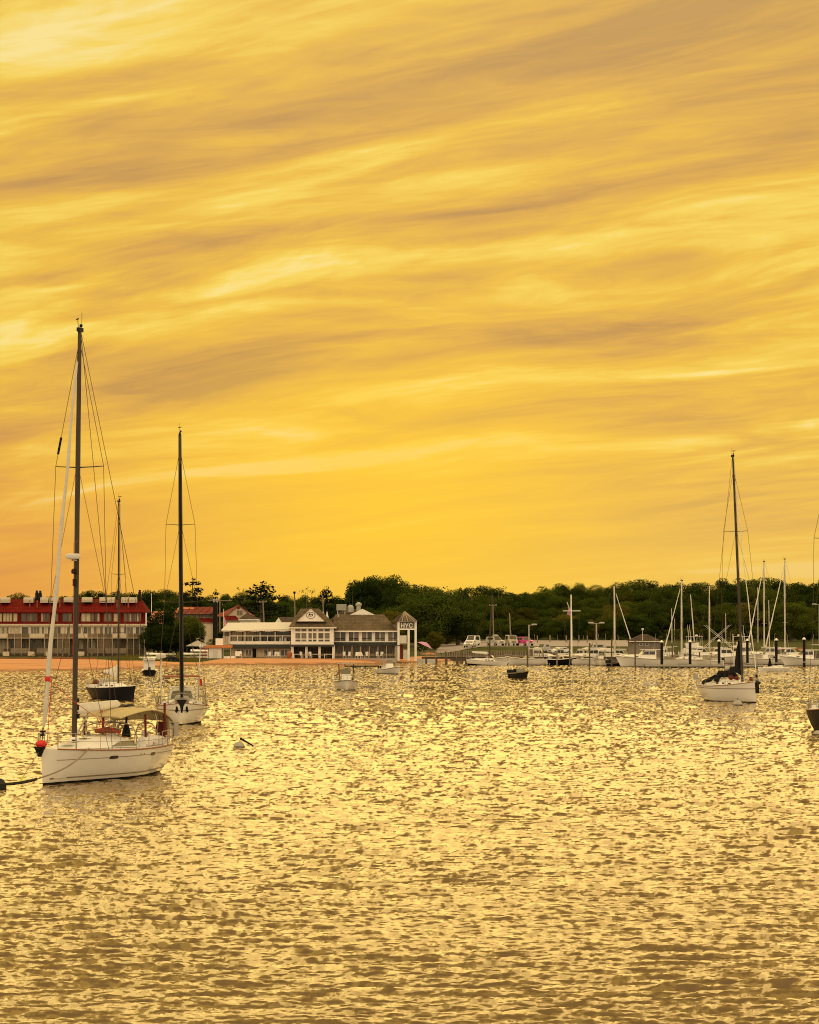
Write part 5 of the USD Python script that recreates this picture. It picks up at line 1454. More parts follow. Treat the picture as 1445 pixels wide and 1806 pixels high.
    part(t, 'horseshoe_buoy', M().tube([(-5.42, -.9 + .25 * math.cos(a), 1.78 + .28 * math.sin(a)) for a in np.linspace(-1, 4.1, 14)], .06, 7), 'gelcoat_grey')
    part(t, 'solar_panel', M().box((-5.5, 1.45, 1.85), (.5, .04, .6)), 'canvas_grey')
    for k, (x, y) in enumerate(((-2.15, 1.38), (-2.9, 1.42))):
        part(t, 'sheet_coil', M().tube([(x + .02 * j * math.cos(j), y + .02, 1.38 + .11 * math.sin(j * 1.3)) for j in range(12)], .025, 5), 'flag_pink')
    lifelines(t, hl, .10, .84, 7, .6)
    pulpit(t, hl)
    # spars
    mx = hl.L / 2 - 3.35
    mast = sail_rig(t, 0, mx, 17.85, 'alu', .105, ((.665, 1.02), (.335, 1.18)), (hl.L / 2 - .12, 0, 1.72), [(-5.3, 1.0, 1.3), (-5.3, -1.0, 1.3)], (mx - .25, 1.5, 1.3), True, .0115, .965, deckz=1.6, sweep=.2, jr=.092, jibmat='sailcloth_grey')
    part(t, 'mast_collar', M().lathe([(.2, 0), (.16, .08), (.13, .1)], 12, (mx, 0, 1.66)), 'deck_white')
    boom_cover(t, mx, 2.85, -2.75, 2.98, .17, 'sailcloth')
    part(t, 'boom_end', M().tube([(-2.85, 0, 2.82), (-4.1, 0, 2.86)], .055, 8), 'black')
    part(t, 'boom_vang', M().tube([(mx - .1, 0, 1.75), (mx - 1.5, 0, 2.7)], .04, 6), 'steel')
    ms = M()
    for k in range(4):
        ms.tube([(-.2 - .12 * k, .05 * k, 1.9), (-.6 - .06 * k, .03, 2.72)], .012, 4)
    part(t, 'mainsheet', ms, 'red_cloth')
    rd = M().lathe([(.05, 0), (.27, .03), (.30, .1), (.28, .2), (.2, .24), (0, .25)], 16, (mx + .38, 0, 8.75)).box((mx + .18, 0, 8.72), (.4, .12, .05))
    part(t, 'radar', rd, 'gelcoat_grey', 40)
    part(t, 'deck_light', M().lathe([(.03, 0), (.12, .03), (.12, .16), (.05, .22)], 10, (mx + .22, 0, 8.18)).box((mx + .15, 0, 7.85), (.16, .12, .28)), 'black')
    part(t, 'mast_winch', M().lathe([(.07, 0), (.06, .1), (.08, .16)], 8, (mx, .15, 2.5)).box((mx - .14, .06, 3.2), (.1, .1, .16)).box((mx - .14, .06, 2.92), (.1, .1, .2)), 'black')
    part(t, 'sail_tie', M().lathe([(.11, 0), (.115, .05), (.115, .13), (.105, .18)], 10, tuple(np.array([hl.L / 2 - .12, 0, 1.72]) * .853 + .147 * np.array([mx + .08, 0, 1.6 + 16.25 * .965]))), 'red_cloth')
    bb = np.array([hl.L / 2 - .12, 0, 1.72]) * .85 + .15 * np.array([mx + .08, 0, 1.6 + 16.25 * .965])
    part(t, 'sheet', M().tube([bb + (-.1, 0, 0), (mx + .9, .3, 3.2), (-.4, 1.0, 1.75)], .014, 4), 'red_cloth')
    part(t, 'furling_line', M().tube([bb + (-.2, .08, 0), (hl.L / 2 - .35, .1, 1.5)], .016, 4), 'red_cloth')
    part(t, 'jackline', M().tube([(mx + .1, .1, 9.5), (mx + .6, .12, 9.4), (mx + .55, .12, 5.0)], .008, 4), 'red_cloth')
    # flag halyard burgee hung under the upper spreader, port side of the picture left
    z = 1.6 + 16.25 * .70
    s0, s1 = np.array([mx - .204, -1.02, 1.6 + 16.25 * .665 + .06]), np.array([mx - .04, -.04, 1.6 + 16.25 * .965])
    part(t, 'pennant', M().tube([s0 + (s1 - s0) * .10, s0 + (s1 - s0) * .24], .05, 6), 'black')
    return t, hl, c, th
NS = near_sloop()


def mooring_of_near_sloop():
    t, hl, c, th = NS
    a = math.radians(head_to(th)); R = np.array([[math.cos(a), -math.sin(a)], [math.sin(a), math.cos(a)]])
    def w(p):
        q = R @ np.array(p[:2]) + c
        return np.array([q[0], q[1], p[2]])
    chock = w(hl.pt(.79, 1.0, 1) + np.array([0, .04, .06]))
    end = W(-14, 1384, 101.5)
    k = np.linspace(0, 1, 24)[:, None]
    P = chock + (end - chock) * k; P[:, 2] -= .42 * np.sin(math.pi * k[:, 0]); P[:, 0] += .16 * np.sin(math.pi * np.minimum(k[:, 0] * 2, 1))
    P[:, 2] = np.maximum(P[:, 2], .04)
    t2 = thing('mooring_line', 'heavy mooring line from the near sloop bow to the left edge', 'rope')
    part(t2, 'line', M().tube(P[:14], .028, 7), 'rope')
    part(t2, 'chafe_sleeve', M().tube(P[13:], .055, 8), 'chafe')
    b0 = w((hl.L / 2 + .05, -.05, 1.3)); e = P[17]
    k = np.linspace(0, 1, 8)[:, None]
    part(t2, 'second_line', M().tube(b0 + (e - b0) * k, .014, 5), 'rope')
    q = b0 + (e - b0) * np.linspace(.78, 1.0, 4)[:, None]
    part(t2, 'yellow_splice', M().tube(q, .035, 6), 'yellow_rope')
    Q = np.array([P[-1] + (P[-1] - P[-2]) * j + np.array([0, 0, -.05 * j * j]) for j in range(5)])
    part(t2, 'chafe_sleeve', M().tube(Q, .055, 8), 'chafe')
    solo('mooring_buoy', M().sphere((0, 0, .1), .32, 3), 'chafe', 'dark mooring buoy cut off by the left edge of the picture', 'buoy', tuple(G(-4, 1392)), smooth=True)
mooring_of_near_sloop()


def sloop(label, stem_px, stem_py, th, L, B, fr, mast_from_bow, top, name='sailing_yacht', hullmat='gelcoat', stripe=None, spread=((.64, 1.0), (.33, 1.2)), cover='canvas_grey', bulge=0.0, boomlen=.42, heel=0.0, pitch=0.0, jib=True, jibmat='sailcloth', house=(-.18, .24), extras=None, mat='alu', wire=.016, jr=.085, r=.10, simple=False, deckm='deck_white', chain_w=None, rake=.45, srake=.3, tw=.72):
    hl = Hull(L, B, fr[0], fr[1], fr[2], rake=rake, srake=srake, tw=tw)
    stem = G(stem_px, stem_py)
    a = math.radians(th)
    hd = np.array([-math.sin(a), -math.cos(a)])
    c = stem[:2] - hd * (L / 2 - rake * .7)
    t = thing(name, label, 'sailboat', (c[0], c[1], 0), (heel, pitch, head_to(th)))
    part(t, 'bottom', hl.band(None, .10, 30, 4), 'bottom_black', True)
    h = part(t, 'hull', hl.band(.10, None, 40, 9), 'gelcoat_hull' if hullmat == 'gelcoat' else hullmat, 40)
    if stripe:
        part(h, 'cove_line', hl.band(fr[0] - .22, fr[0] - .16, 30, 2, .007), stripe, True)
    part(t, 'deck', hl.deck(0, .07), deckm, True)
    part(t, 'toe_rail', hl.rail(.01, .03, .02, .97), 'gelcoat_grey' if hullmat == 'dark_hull' else 'teak')
    z = fr[1] + .02
    x0, x1 = house[0] * L, house[1] * L
    part(t, 'coachroof', trunk_house(x0, x1, B * .62, B * .36, z, z + .05, .42, .30), deckm, 40)
    for sd in (1, -1):
        for k in range(3):
            x = x0 + (x1 - x0) * (.14 + .24 * k); w = (B * .62 + (B * .36 - B * .62) * (.14 + .24 * k + .06)) / 2
            part(t, 'cabin_window', M().box((x + .25, sd * (w * .965), z + .17), (.42, .02, .13), rz=-sd * .1), 'window_dark')
        part(t, 'cockpit_coaming', M().tube([(x0, sd * B * .33, z + .12), (-L * .42, sd * B * .31, z + .08)], [.15, .1], 7), deckm, 50)
    mx = L / 2 - mast_from_bow
    sail_rig(t, 0, mx, top, mat, r, spread, (L / 2 - .1, 0, fr[2] + .15), [(-L / 2 + .15, 0, fr[0])], (mx - .2, chain_w or B * .45, z), jib, wire, .93, jibmat, deckz=z + .3, jr=jr)
    boom_cover(t, mx, z + 1.3, mx - boomlen * L, z + 1.35, .17, cover, bulge=bulge)
    if not simple:
        lifelines(t, hl, .12, .82, 5, .58, .014)
    pulpit(t, hl, .6, .02)
    if extras:
        extras(t, hl, mx, z, L, B)
    return t, hl, c


def second_extras(t, hl, mx, z, L, B):
    # pilothouse dodger with clear panels, rust trimmed bimini, radar pole, wind generator
    d = M(); d.poly([(-.95, z), (-.72, z + 1.05), (-.25, z + 1.18), (.25, z + 1.18), (.72, z + 1.05), (.95, z)], .05, 'x', -1.2)
    part(t, 'dodger', d, 'sailcloth')
    for sd in (1, -1):
        part(t, 'dodger_window', M().poly([(sd * .15, z + .45), (sd * .15, z + .95), (sd * .6, z + .9), (sd * .72, z + .45)], .02, 'x', -1.145), 'window_smoke')
        part(t, 'dodger_side', M().poly([(-1.2, z), (-2.2, z), (-2.2, z + .95), (-1.2, z + 1.05)], .04, 'y', sd * .9), 'sailcloth')
        part(t, 'weather_cloth', M().poly([(-1.6, z - .1), (-4.6, z - .2), (-4.6, z + .55), (-1.6, z + .55)], .03, 'y', sd * B * .45), 'sailcloth')
    part(t, 'dodger_roof', M().bb(-2.3, -1.15, -.8, .8, z + 1.12, z + 1.2), 'sailcloth')
    r = M(); r.bb(-4.4, -2.5, -1.15, 1.15, z + 1.78, z + 1.88)
    part(t, 'bimini', r, 'canvas_rust')
    for sd in (1, -1):
        part(t, 'bimini_post', M().tube([(-2.6, sd * 1.1, z), (-2.6, sd * 1.1, z + 1.8)], .025, 5), 'steel')
    part(t, 'radar_pole', M().tube([(-L / 2 + .3, -1.35, z - .1), (-L / 2 + .3, -1.35, z + 3.0)], .05, 6), 'alu_pale')
    part(t, 'radar', M().lathe([(.05, 0), (.3, .02), (.34, .1), (.34, .26), (.2, .32), (0, .33)], 14, (-L / 2 + .3, -1.35, z + 3.0)), 'gelcoat_grey', 40)
    part(t, 'wind_generator', M().tube([(-L / 2 + .3, 1.0, z), (-L / 2 + .3, 1.25, z + 3.6)], .035, 6).sphere((-L / 2 + .45, 1.3, z + 3.75), .14, 1, (1.6, 1, 1)), 'gelcoat_grey')
    part(t, 'red_flag', M().box((mx - 1.0, 1.22, z + 1.5), (.10, .16, .42), ry=.2), 'red_cloth')
    for sd in (1, -1):
        a = M(); a.poly([(-.06, .2), (.04, .22), (.10, -.12), (.0, -.2), (-.08, -.06)], .06, 'x', 0)
        v, f = a.out(); p = hl.pt(.945, .78, sd)
        v = v * np.array([1, sd, 1]); v = v + p + np.array([.06, sd * .05, 0])
        part(t, 'bow_fitting', (v, f if sd > 0 else f[:, ::-1]), 'black')
    part(t, 'anchor', M().poly([(-.34, 1.62), (.34, 1.62), (.12, 1.25), (.04, .80), (-.04, .80), (-.12, 1.25)], .1, 'x', L / 2 + .02), 'black')
    part(t, 'windlass', M().sphere((L / 2 - .7, -.2, z + .55), .28, 1).sphere((L / 2 - .75, .25, z + .5), .26, 1), 'canvas_grey')
    part(t, 'deck_hatch', M().bb(1.4, 2.0, -.9, -.2, z + .46, z + .5).bb(.5, 1.0, .2, .9, z + .46, z + .5), 'window_smoke')


sloop('cream sloop second from left, bow-on, with rust bimini and black anchor', 321, 1280, -4.6, 11.6, 3.5, (1.12, 1.08, 1.42), 4.1, 18.45, bulge=1.25, boomlen=.38, cover='canvas_grey', spread=((.66, .92), (.37, 1.05)), stripe='stripe_grey', extras=second_extras, wire=.013, jib=True, jibmat='canvas_black', jr=.09, heel=.6, r=.135)


def dark_extras(t, hl, mx, z, L, B):
    part(t, 'dodger', M().lathe([(.9, 0), (.8, .4), (.5, .62), (0, .66)], 12, (-1.4, 0, z + .1)), 'canvas_grey', 50)
    part(t, 'cockpit_bags', M().sphere((-2.5, -.6, z + .3), .3, 1).sphere((-3.0, .3, z + .3), .28, 1).sphere((-3.4, -.4, z + .25), .3, 1), 'maroon')
    part(t, 'bow_flag_stick', M().tube([(L / 2 - .15, 0, 1.2), (L / 2 + .2, 0, 2.1)], .025, 5), 'wire')
sloop('dark-hulled sloop with bundled pale mainsail, behind the near sloop boom', 236, 1236, -27, 9.8, 2.9, (1.05, 1.02, 1.25), 3.9, 16.9, hullmat='dark_hull', cover='sailcloth', bulge=.35, boomlen=.36, spread=((.60, .62), (.28, .7)), jib=False, extras=dark_extras, wire=.014, r=.085, srake=.9, tw=.55)


def right_extras(t, hl, mx, z, L, B):
    part(t, 'dodger', M().tube([(-1.0, -1.0, z + .35), (-1.15, -.6, z + .9), (-1.15, .6, z + .9), (-1.0, 1.0, z + .35)], [.2, .3, .3, .2], 8), 'canvas_black', 50)
    part(t, 'cockpit_cover', M().tube([(-1.3, -.9, z + .75), (-2.4, -1.05, z + .4), (-3.6, -1.05, z + .18)], [.16, .18, .2], 7), 'canvas_black', 50)
    part(t, 'hatch_bag', M().sphere((-1.3, .2, z + 1.3), .32, 2, (1, 1, .8)), 'canvas_grey', True)
    part(t, 'barbecue', M().box((-L / 2 + .1, -1.1, z + .65), (.35, .3, .5)), 'metal_grey')
    part(t, 'sail_bag', M().sphere((1.1, -.5, z + .65), .22, 1).sphere((1.9, -.3, z + .6), .2, 1).sphere((3.6, .2, z + .55), .18, 1), 'maroon')
    part(t, 'hanging_cover', M().poly([(mx - .35, z + 1.15), (mx - .2, z + 3.7), (mx - .8, z + 2.6), (mx - 1.3, z + 1.2)], .34, 'y', -.17), 'canvas_black')
    part(t, 'flag_staff', M().tube([(-2.0, 1.1, z), (-2.0, 1.1, z + 4.2)], .035, 5), 'alu_pale')
    part(t, 'bow_anchor', M().box((L / 2 + .15, 0, hl.fb - .05), (.5, .22, .14), ry=.3).box((L / 2 - .1, 0, hl.fb - .5), (.1, .3, .9)), 'black')
sloop('pale sloop at right, bow to the right, with black sail cover', 1335, 1240, -16, 10.8, 3.2, (1.35, 1.36, 1.75), 3.1, 20.3, cover='canvas_black', bulge=.3, spread=((.665, 1.08), (.345, 1.5)), stripe='stripe_grey', extras=right_extras, heel=2.3, wire=.014, r=.105, jr=.045, boomlen=.25, srake=.5, tw=.66)

sloop('dark grey sloop cut off by the right edge, only its stern rails showing', 1466, 1292, 8, 9.5, 2.9, (1.22, 1.18, 1.4), 4.0, 16.5, hullmat='slate_hull', cover='canvas_black', spread=((.66, .9), (.33, 1.0)), jib=True, wire=.012, tw=.7, srake=.8)


# ---- power boats
def motorboat(label, px, py, th, L, B, fr, style, name='motorboat', hullmat='gelcoat', trim='gelcoat', engines=1, canvas='canvas_grey', group=None, rot_extra=0.0, tower=False, outriggers=False, centre=True, seed=0, hz_=None):
    hl = Hull(L, B, fr[0], fr[1], fr[2], rake=min(1.1, L * .13), srake=.05, tw=.86, peak=.40, draft=.3, eb=1.15, em=.30, p=2.3)
    w = G(px, py)
    a = math.radians(th)
    hd = np.array([-math.sin(a), -math.cos(a)])
    c = w[:2] if centre else w[:2] - hd * (L / 2 - hl.rake * .7)
    t = thing(name, label, 'motorboat', (c[0], c[1], 0), (0, -rot_extra, head_to(th)), group)
    part(t, 'bottom', hl.band(None, .06, 22, 4), 'bottom_black', True)
    part(t, 'hull', hl.band(.06, None, 30, 8), 'gelcoat_hull' if hullmat == 'gelcoat' else hullmat, 40)
    part(t, 'rub_rail', hl.rail(-.05, .035, .0, .99), 'stripe_grey')
    z = fr[0] - .05
    open_ = style in ('console', 'skiff', 'ttop', 'runabout')
    if open_:
        part(t, 'foredeck', hl.deck(0, .06, 14, .62, 1.0), trim, True)
        part(t, 'cockpit_floor', hl.deck(.35, 0, 14, .0, .66), trim, True)
        part(t, 'gunwale', hl.rail(.0, .07, .0, .66, .05), trim)
        part(t, 'transom', M().bb(-L / 2 - .02, -L / 2 + .12, -B * .4, B * .4, .1, fr[0] + .02), trim)
    else:
        part(t, 'deck', hl.deck(0, .06), trim, True)
    if style in ('console', 'ttop'):
        part(t, 'console', M().box((-.05 * L, 0, fr[1] + .15), (.8, B * .36, 1.1), taper=(.75, .9)), trim)
        part(t, 'windscreen', M().box((-.02 * L, 0, fr[1] + .95), (.05, B * .33, .5), ry=-.35), 'window_smoke')
        part(t, 'seat', M().box((-.20 * L, 0, fr[1] + .2), (.45, B * .34, .95)), canvas)
    if style == 'ttop':
        part(t, 'hard_top', M().box((-.08 * L, 0, fr[1] + 1.75), (L * .26, B * .68, .07)), canvas)
        for sx in (-.19, .03):
            for sd in (1, -1):
                part(t, 'top_post', M().tube([(sx * L, sd * B * .24, fr[1] - .1), (sx * L, sd * B * .29, fr[1] + 1.74)], .03, 5), 'alu')
    if style == 'runabout':
        wsc = M().grid([[(.06 * L, y * B * .40, fr[1] + .02) for y in (-1, -.5, 0, .5, 1)], [(-.0 * L, y * B * .36, fr[1] + .55) for y in (-1, -.5, 0, .5, 1)]])
        part(t, 'windscreen', wsc, 'window_smoke')
        part(t, 'seat', M().box((-.12 * L, B * .2, fr[1] + .05), (.5, .5, .8)).box((-.12 * L, -B * .2, fr[1] + .05), (.5, .5, .8)), canvas)
    if style in ('cabin', 'hardtop', 'fly', 'canvas'):
        x0, x1 = -.12 * L, .30 * L
        part(t, 'trunk_cabin', trunk_house(.02 * L, .36 * L, B * .72, B * .34, fr[1], fr[2] - .1, .55, .3), trim, 40)
        hh = 1.35
        cw = B * .70
        wb = M()
        cab = M().poly([(-.14 * L, fr[1] - .05), (.12 * L, fr[1] - .05), (.10 * L, fr[1] + .55), (.03 * L, fr[1] + hh), (-.14 * L, fr[1] + hh)], cw, 'y', -cw / 2)
        part(t, 'cabin', cab, trim if style != 'canvas' else canvas)
        for sd in (1, -1):
            part(t, 'window', M().poly([(-.12 * L, fr[1] + .62), (-.03 * L, fr[1] + .62), (-.03 * L, fr[1] + 1.15), (-.12 * L, fr[1] + 1.15)], .02, 'y', sd * (cw / 2 + .012) - .01), 'window_dark')
            part(t, 'window', M().poly([(-.02 * L, fr[1] + .62), (.085 * L, fr[1] + .62), (.04 * L, fr[1] + 1.15), (-.02 * L, fr[1] + 1.15)], .02, 'y', sd * (cw / 2 + .012) - .01), 'window_dark')
            part(t, 'windscreen', M().grid([[(.098 * L + .02, sd * .04, fr[1] + .62), (.098 * L + .02, sd * cw * .46, fr[1] + .62)], [(.042 * L + .02, sd * .04, fr[1] + 1.22), (.042 * L + .02, sd * cw * .44, fr[1] + 1.22)]], sd < 0), 'window_dark')
            part(t, 'cabin_porthole', M().box((.17 * L, sd * B * .325, fr[1] + .32), (.5, .03, .13), rz=-sd * .09), 'window_dark')
        part(t, 'roof', M().box((-.10 * L, 0, fr[1] + hh + .05), (L * (.36 if style == 'hardtop' else .30), cw * 1.08, .09)), trim)
        if style == 'hardtop':
            for sd in (1, -1):
                part(t, 'roof_post', M().tube([(-.26 * L, sd * cw * .5, fr[1] - .1), (-.27 * L, sd * cw * .5, fr[1] + hh)], .04, 5), 'alu_pale')
        if style == 'fly':
            part(t, 'flybridge', M().poly([(-.15 * L, fr[1] + hh + .1), (.05 * L, fr[1] + hh + .1), (.07 * L, fr[1] + hh + .75), (.02 * L, fr[1] + hh + .8), (.0 * L, fr[1] + hh + .3), (-.15 * L, fr[1] + hh + .3)], cw * .92, 'y', -cw * .46), trim)
            part(t, 'fly_screen', M().box((.055 * L, 0, fr[1] + hh + .95), (.05, cw * .8, .35), ry=-.4), 'window_smoke')
            part(t, 'fly_seat', M().box((-.08 * L, 0, fr[1] + hh + .6), (.5, cw * .6, .7)), canvas)
            part(t, 'bimini', M().box((-.06 * L, 0, fr[1] + hh + 2.0), (L * .2, cw * .9, .06)), canvas)
            for sx in (-.15, .03):
                for sd in (1, -1):
                    part(t, 'bimini_post', M().tube([(sx * L, sd * cw * .42, fr[1] + hh + .2), (sx * L, sd * cw * .42, fr[1] + hh + 2)], .025, 5), 'alu_pale')
            part(t, 'radar', M().lathe([(.04, 0), (.25, .02), (.27, .1), (.2, .18), (0, .2)], 12, (-.14 * L, 0, fr[1] + hh + 2.1)), 'gelcoat')
        part(t, 'antenna', M().tube([(-.1 * L, cw * .4, fr[1] + hh), (-.14 * L, cw * .45, fr[1] + hh + 2.6)], .014, 4), 'gelcoat_grey')
        part(t, 'cockpit_floor', M().bb(-L * .48, -.14 * L, -B * .36, B * .36, fr[1] + .02, fr[1] + .05), 'stripe_grey')
    if L > 5.5:
        m = M()
        for sd in (1, -1):
            P = hl.pt(np.linspace(.62, .985, 9), 1, sd); P[:, 1] -= sd * .08
            m.tube(P + np.array([0, 0, .42]), .016, 5)
            for k in range(0, 9, 2):
                m.tube([P[k], P[k] + np.array([0, 0, .42])], .013, 4)
        part(t, 'bow_rail', m, 'steel')
    for k in range(engines):
        y = (k - (engines - 1) / 2) * .6
        part(t, 'outboard_motor', M().box((-L / 2 - .3, y, fr[0] + .18), (.5, .36, .5), taper=(.8, .85)).box((-L / 2 - .28, y, fr[0] - .3), (.22, .16, .8)).box((-L / 2 - .1, y, fr[0] - .05), (.3, .22, .25)), 'black' if seed % 2 == 0 else 'metal_grey')
    if outriggers:
        for sd in (1, -1):
            for k in (0, .7):
                part(t, 'outrigger', M().tube([(-.1 * L - k, sd * cw * .5, fr[1] + 1.2), (-.55 * L - k, sd * (B * .5 + 2.4), fr[1] + 5.4)], [.05, .025], 5), 'alu_pale')
    return t


def small_boats():
    t = motorboat('white centre console with T-top, bow-on, mid-harbour', 611, 1217, -3, 6.9, 2.6, (.75, .85, 1.08), 'ttop', engines=1, canvas='canvas_grey')
    motorboat('small white open boat with canopy frame just off the club beach', 689, 1188.5, -30, 5.4, 2.3, (.6, .68, 1.05), 'console', engines=1, canvas='gelcoat_grey')
    x = G(689, 1188.5)
    t = thing('canopy_frame', 'bare grey canopy frame standing on the small white open boat', 'frame', (x[0], x[1], 0), (0, 0, head_to(-30)))
    for sx in (-1.4, -.2):
        part(t, 'hoop', M().tube([(sx, -.9, .6), (sx, -.85, 1.75), (sx, -.5, 1.9), (sx, .5, 1.9), (sx, .85, 1.75), (sx, .9, .6)], .03, 5), 'metal_grey')
    for y in (-.6, 0, .6):
        part(t, 'bar', M().tube([(-1.4, y, 1.9), (-.2, y, 1.9)], .025, 5), 'metal_grey')
    for y in (-.5, .5):
        part(t, 'rolled_cover', M().tube([(-1.0, y, 1.2), (-1.0, y, 1.85)], .12, 6), 'canvas_grey')
    motorboat('dark open skiff with two outboards, alone mid-right', 918, 1196.5, -32, 3.5, 1.7, (.62, .68, .92), 'runabout', hullmat='slate_hull', trim='dark_wood', engines=2, canvas='canvas_black')
    t = motorboat('small dark-sterned cabin boat, stern-on, near the left beach', 263, 1191.5, 174, 5.2, 2.05, (.7, .72, .95), 'hardtop', hullmat='dark_hull', engines=1)
    # buoys
    def buoy(label, px, py, r, cap=False, mat='canvas_grey'):
        p = G(px, py)
        t = thing('mooring_buoy', label, 'buoy', (p[0], p[1], 0))
        part(t, 'float', M().lathe([(0, -.35 * r), (r * .8, -.3 * r), (r, .05 * r), (r * .95, .3 * r), (r * .68, .74 * r), (r * .25, .98 * r), (0, r)], 18), mat, True)
        part(t, 'band', M().lathe([(r * 1.01, -.1 * r), (r * 1.02, .1 * r), (r * 1.0, .14 * r)], 18), 'black')
        part(t, 'top_eye', ring((0, 0, r * 1.1), .18 * r, .04 * r), 'black')
        return t, p
    t, p = buoy('white mooring buoy with black pick-up stick lying from its top', 422, 1318, .29)
    part(t, 'pickup_stick', M().tube([(.14, 0, .40), (.42, 0, .24), (.72, 0, .06)], [.05, .05, .04], 7).sphere((.10, 0, .42), .07, 1), 'black')
    buoy('tiny dark-topped buoy floating alone in mid-harbour', 707, 1222.5, .19, mat='metal_grey')
    buoy('white round buoy against the pale right-hand sloop hull', 1301, 1244, .42)
    buoy('white buoy at the right edge before the dark grey sloop', 1442, 1296, .25)
    buoy('small white buoy under the bow of the T-top boat', 604, 1219, .2)
    buoy('faint small buoy near the float at far right', 1389, 1189.5, .14, mat='rusty')
    # low float at the beach
    p = G(638, 1176)
    t = thing('float_raft', 'low dark timber float lying off the club beach', 'float', (p[0], p[1], 0))
    for k in range(6):
        part(t, 'plank', M().bb(-2.8, 2.8, -.6 + .2 * k, -.42 + .2 * k, .12, .2), 'dark_wood')
    part(t, 'frame', M().bb(-2.75, 2.75, -.55, .55, -.2, .118), 'black')
    part(t, 'post', M().bb(-2.75, -2.6, -.5, -.35, .0, .55), 'dark_wood')
small_boats()
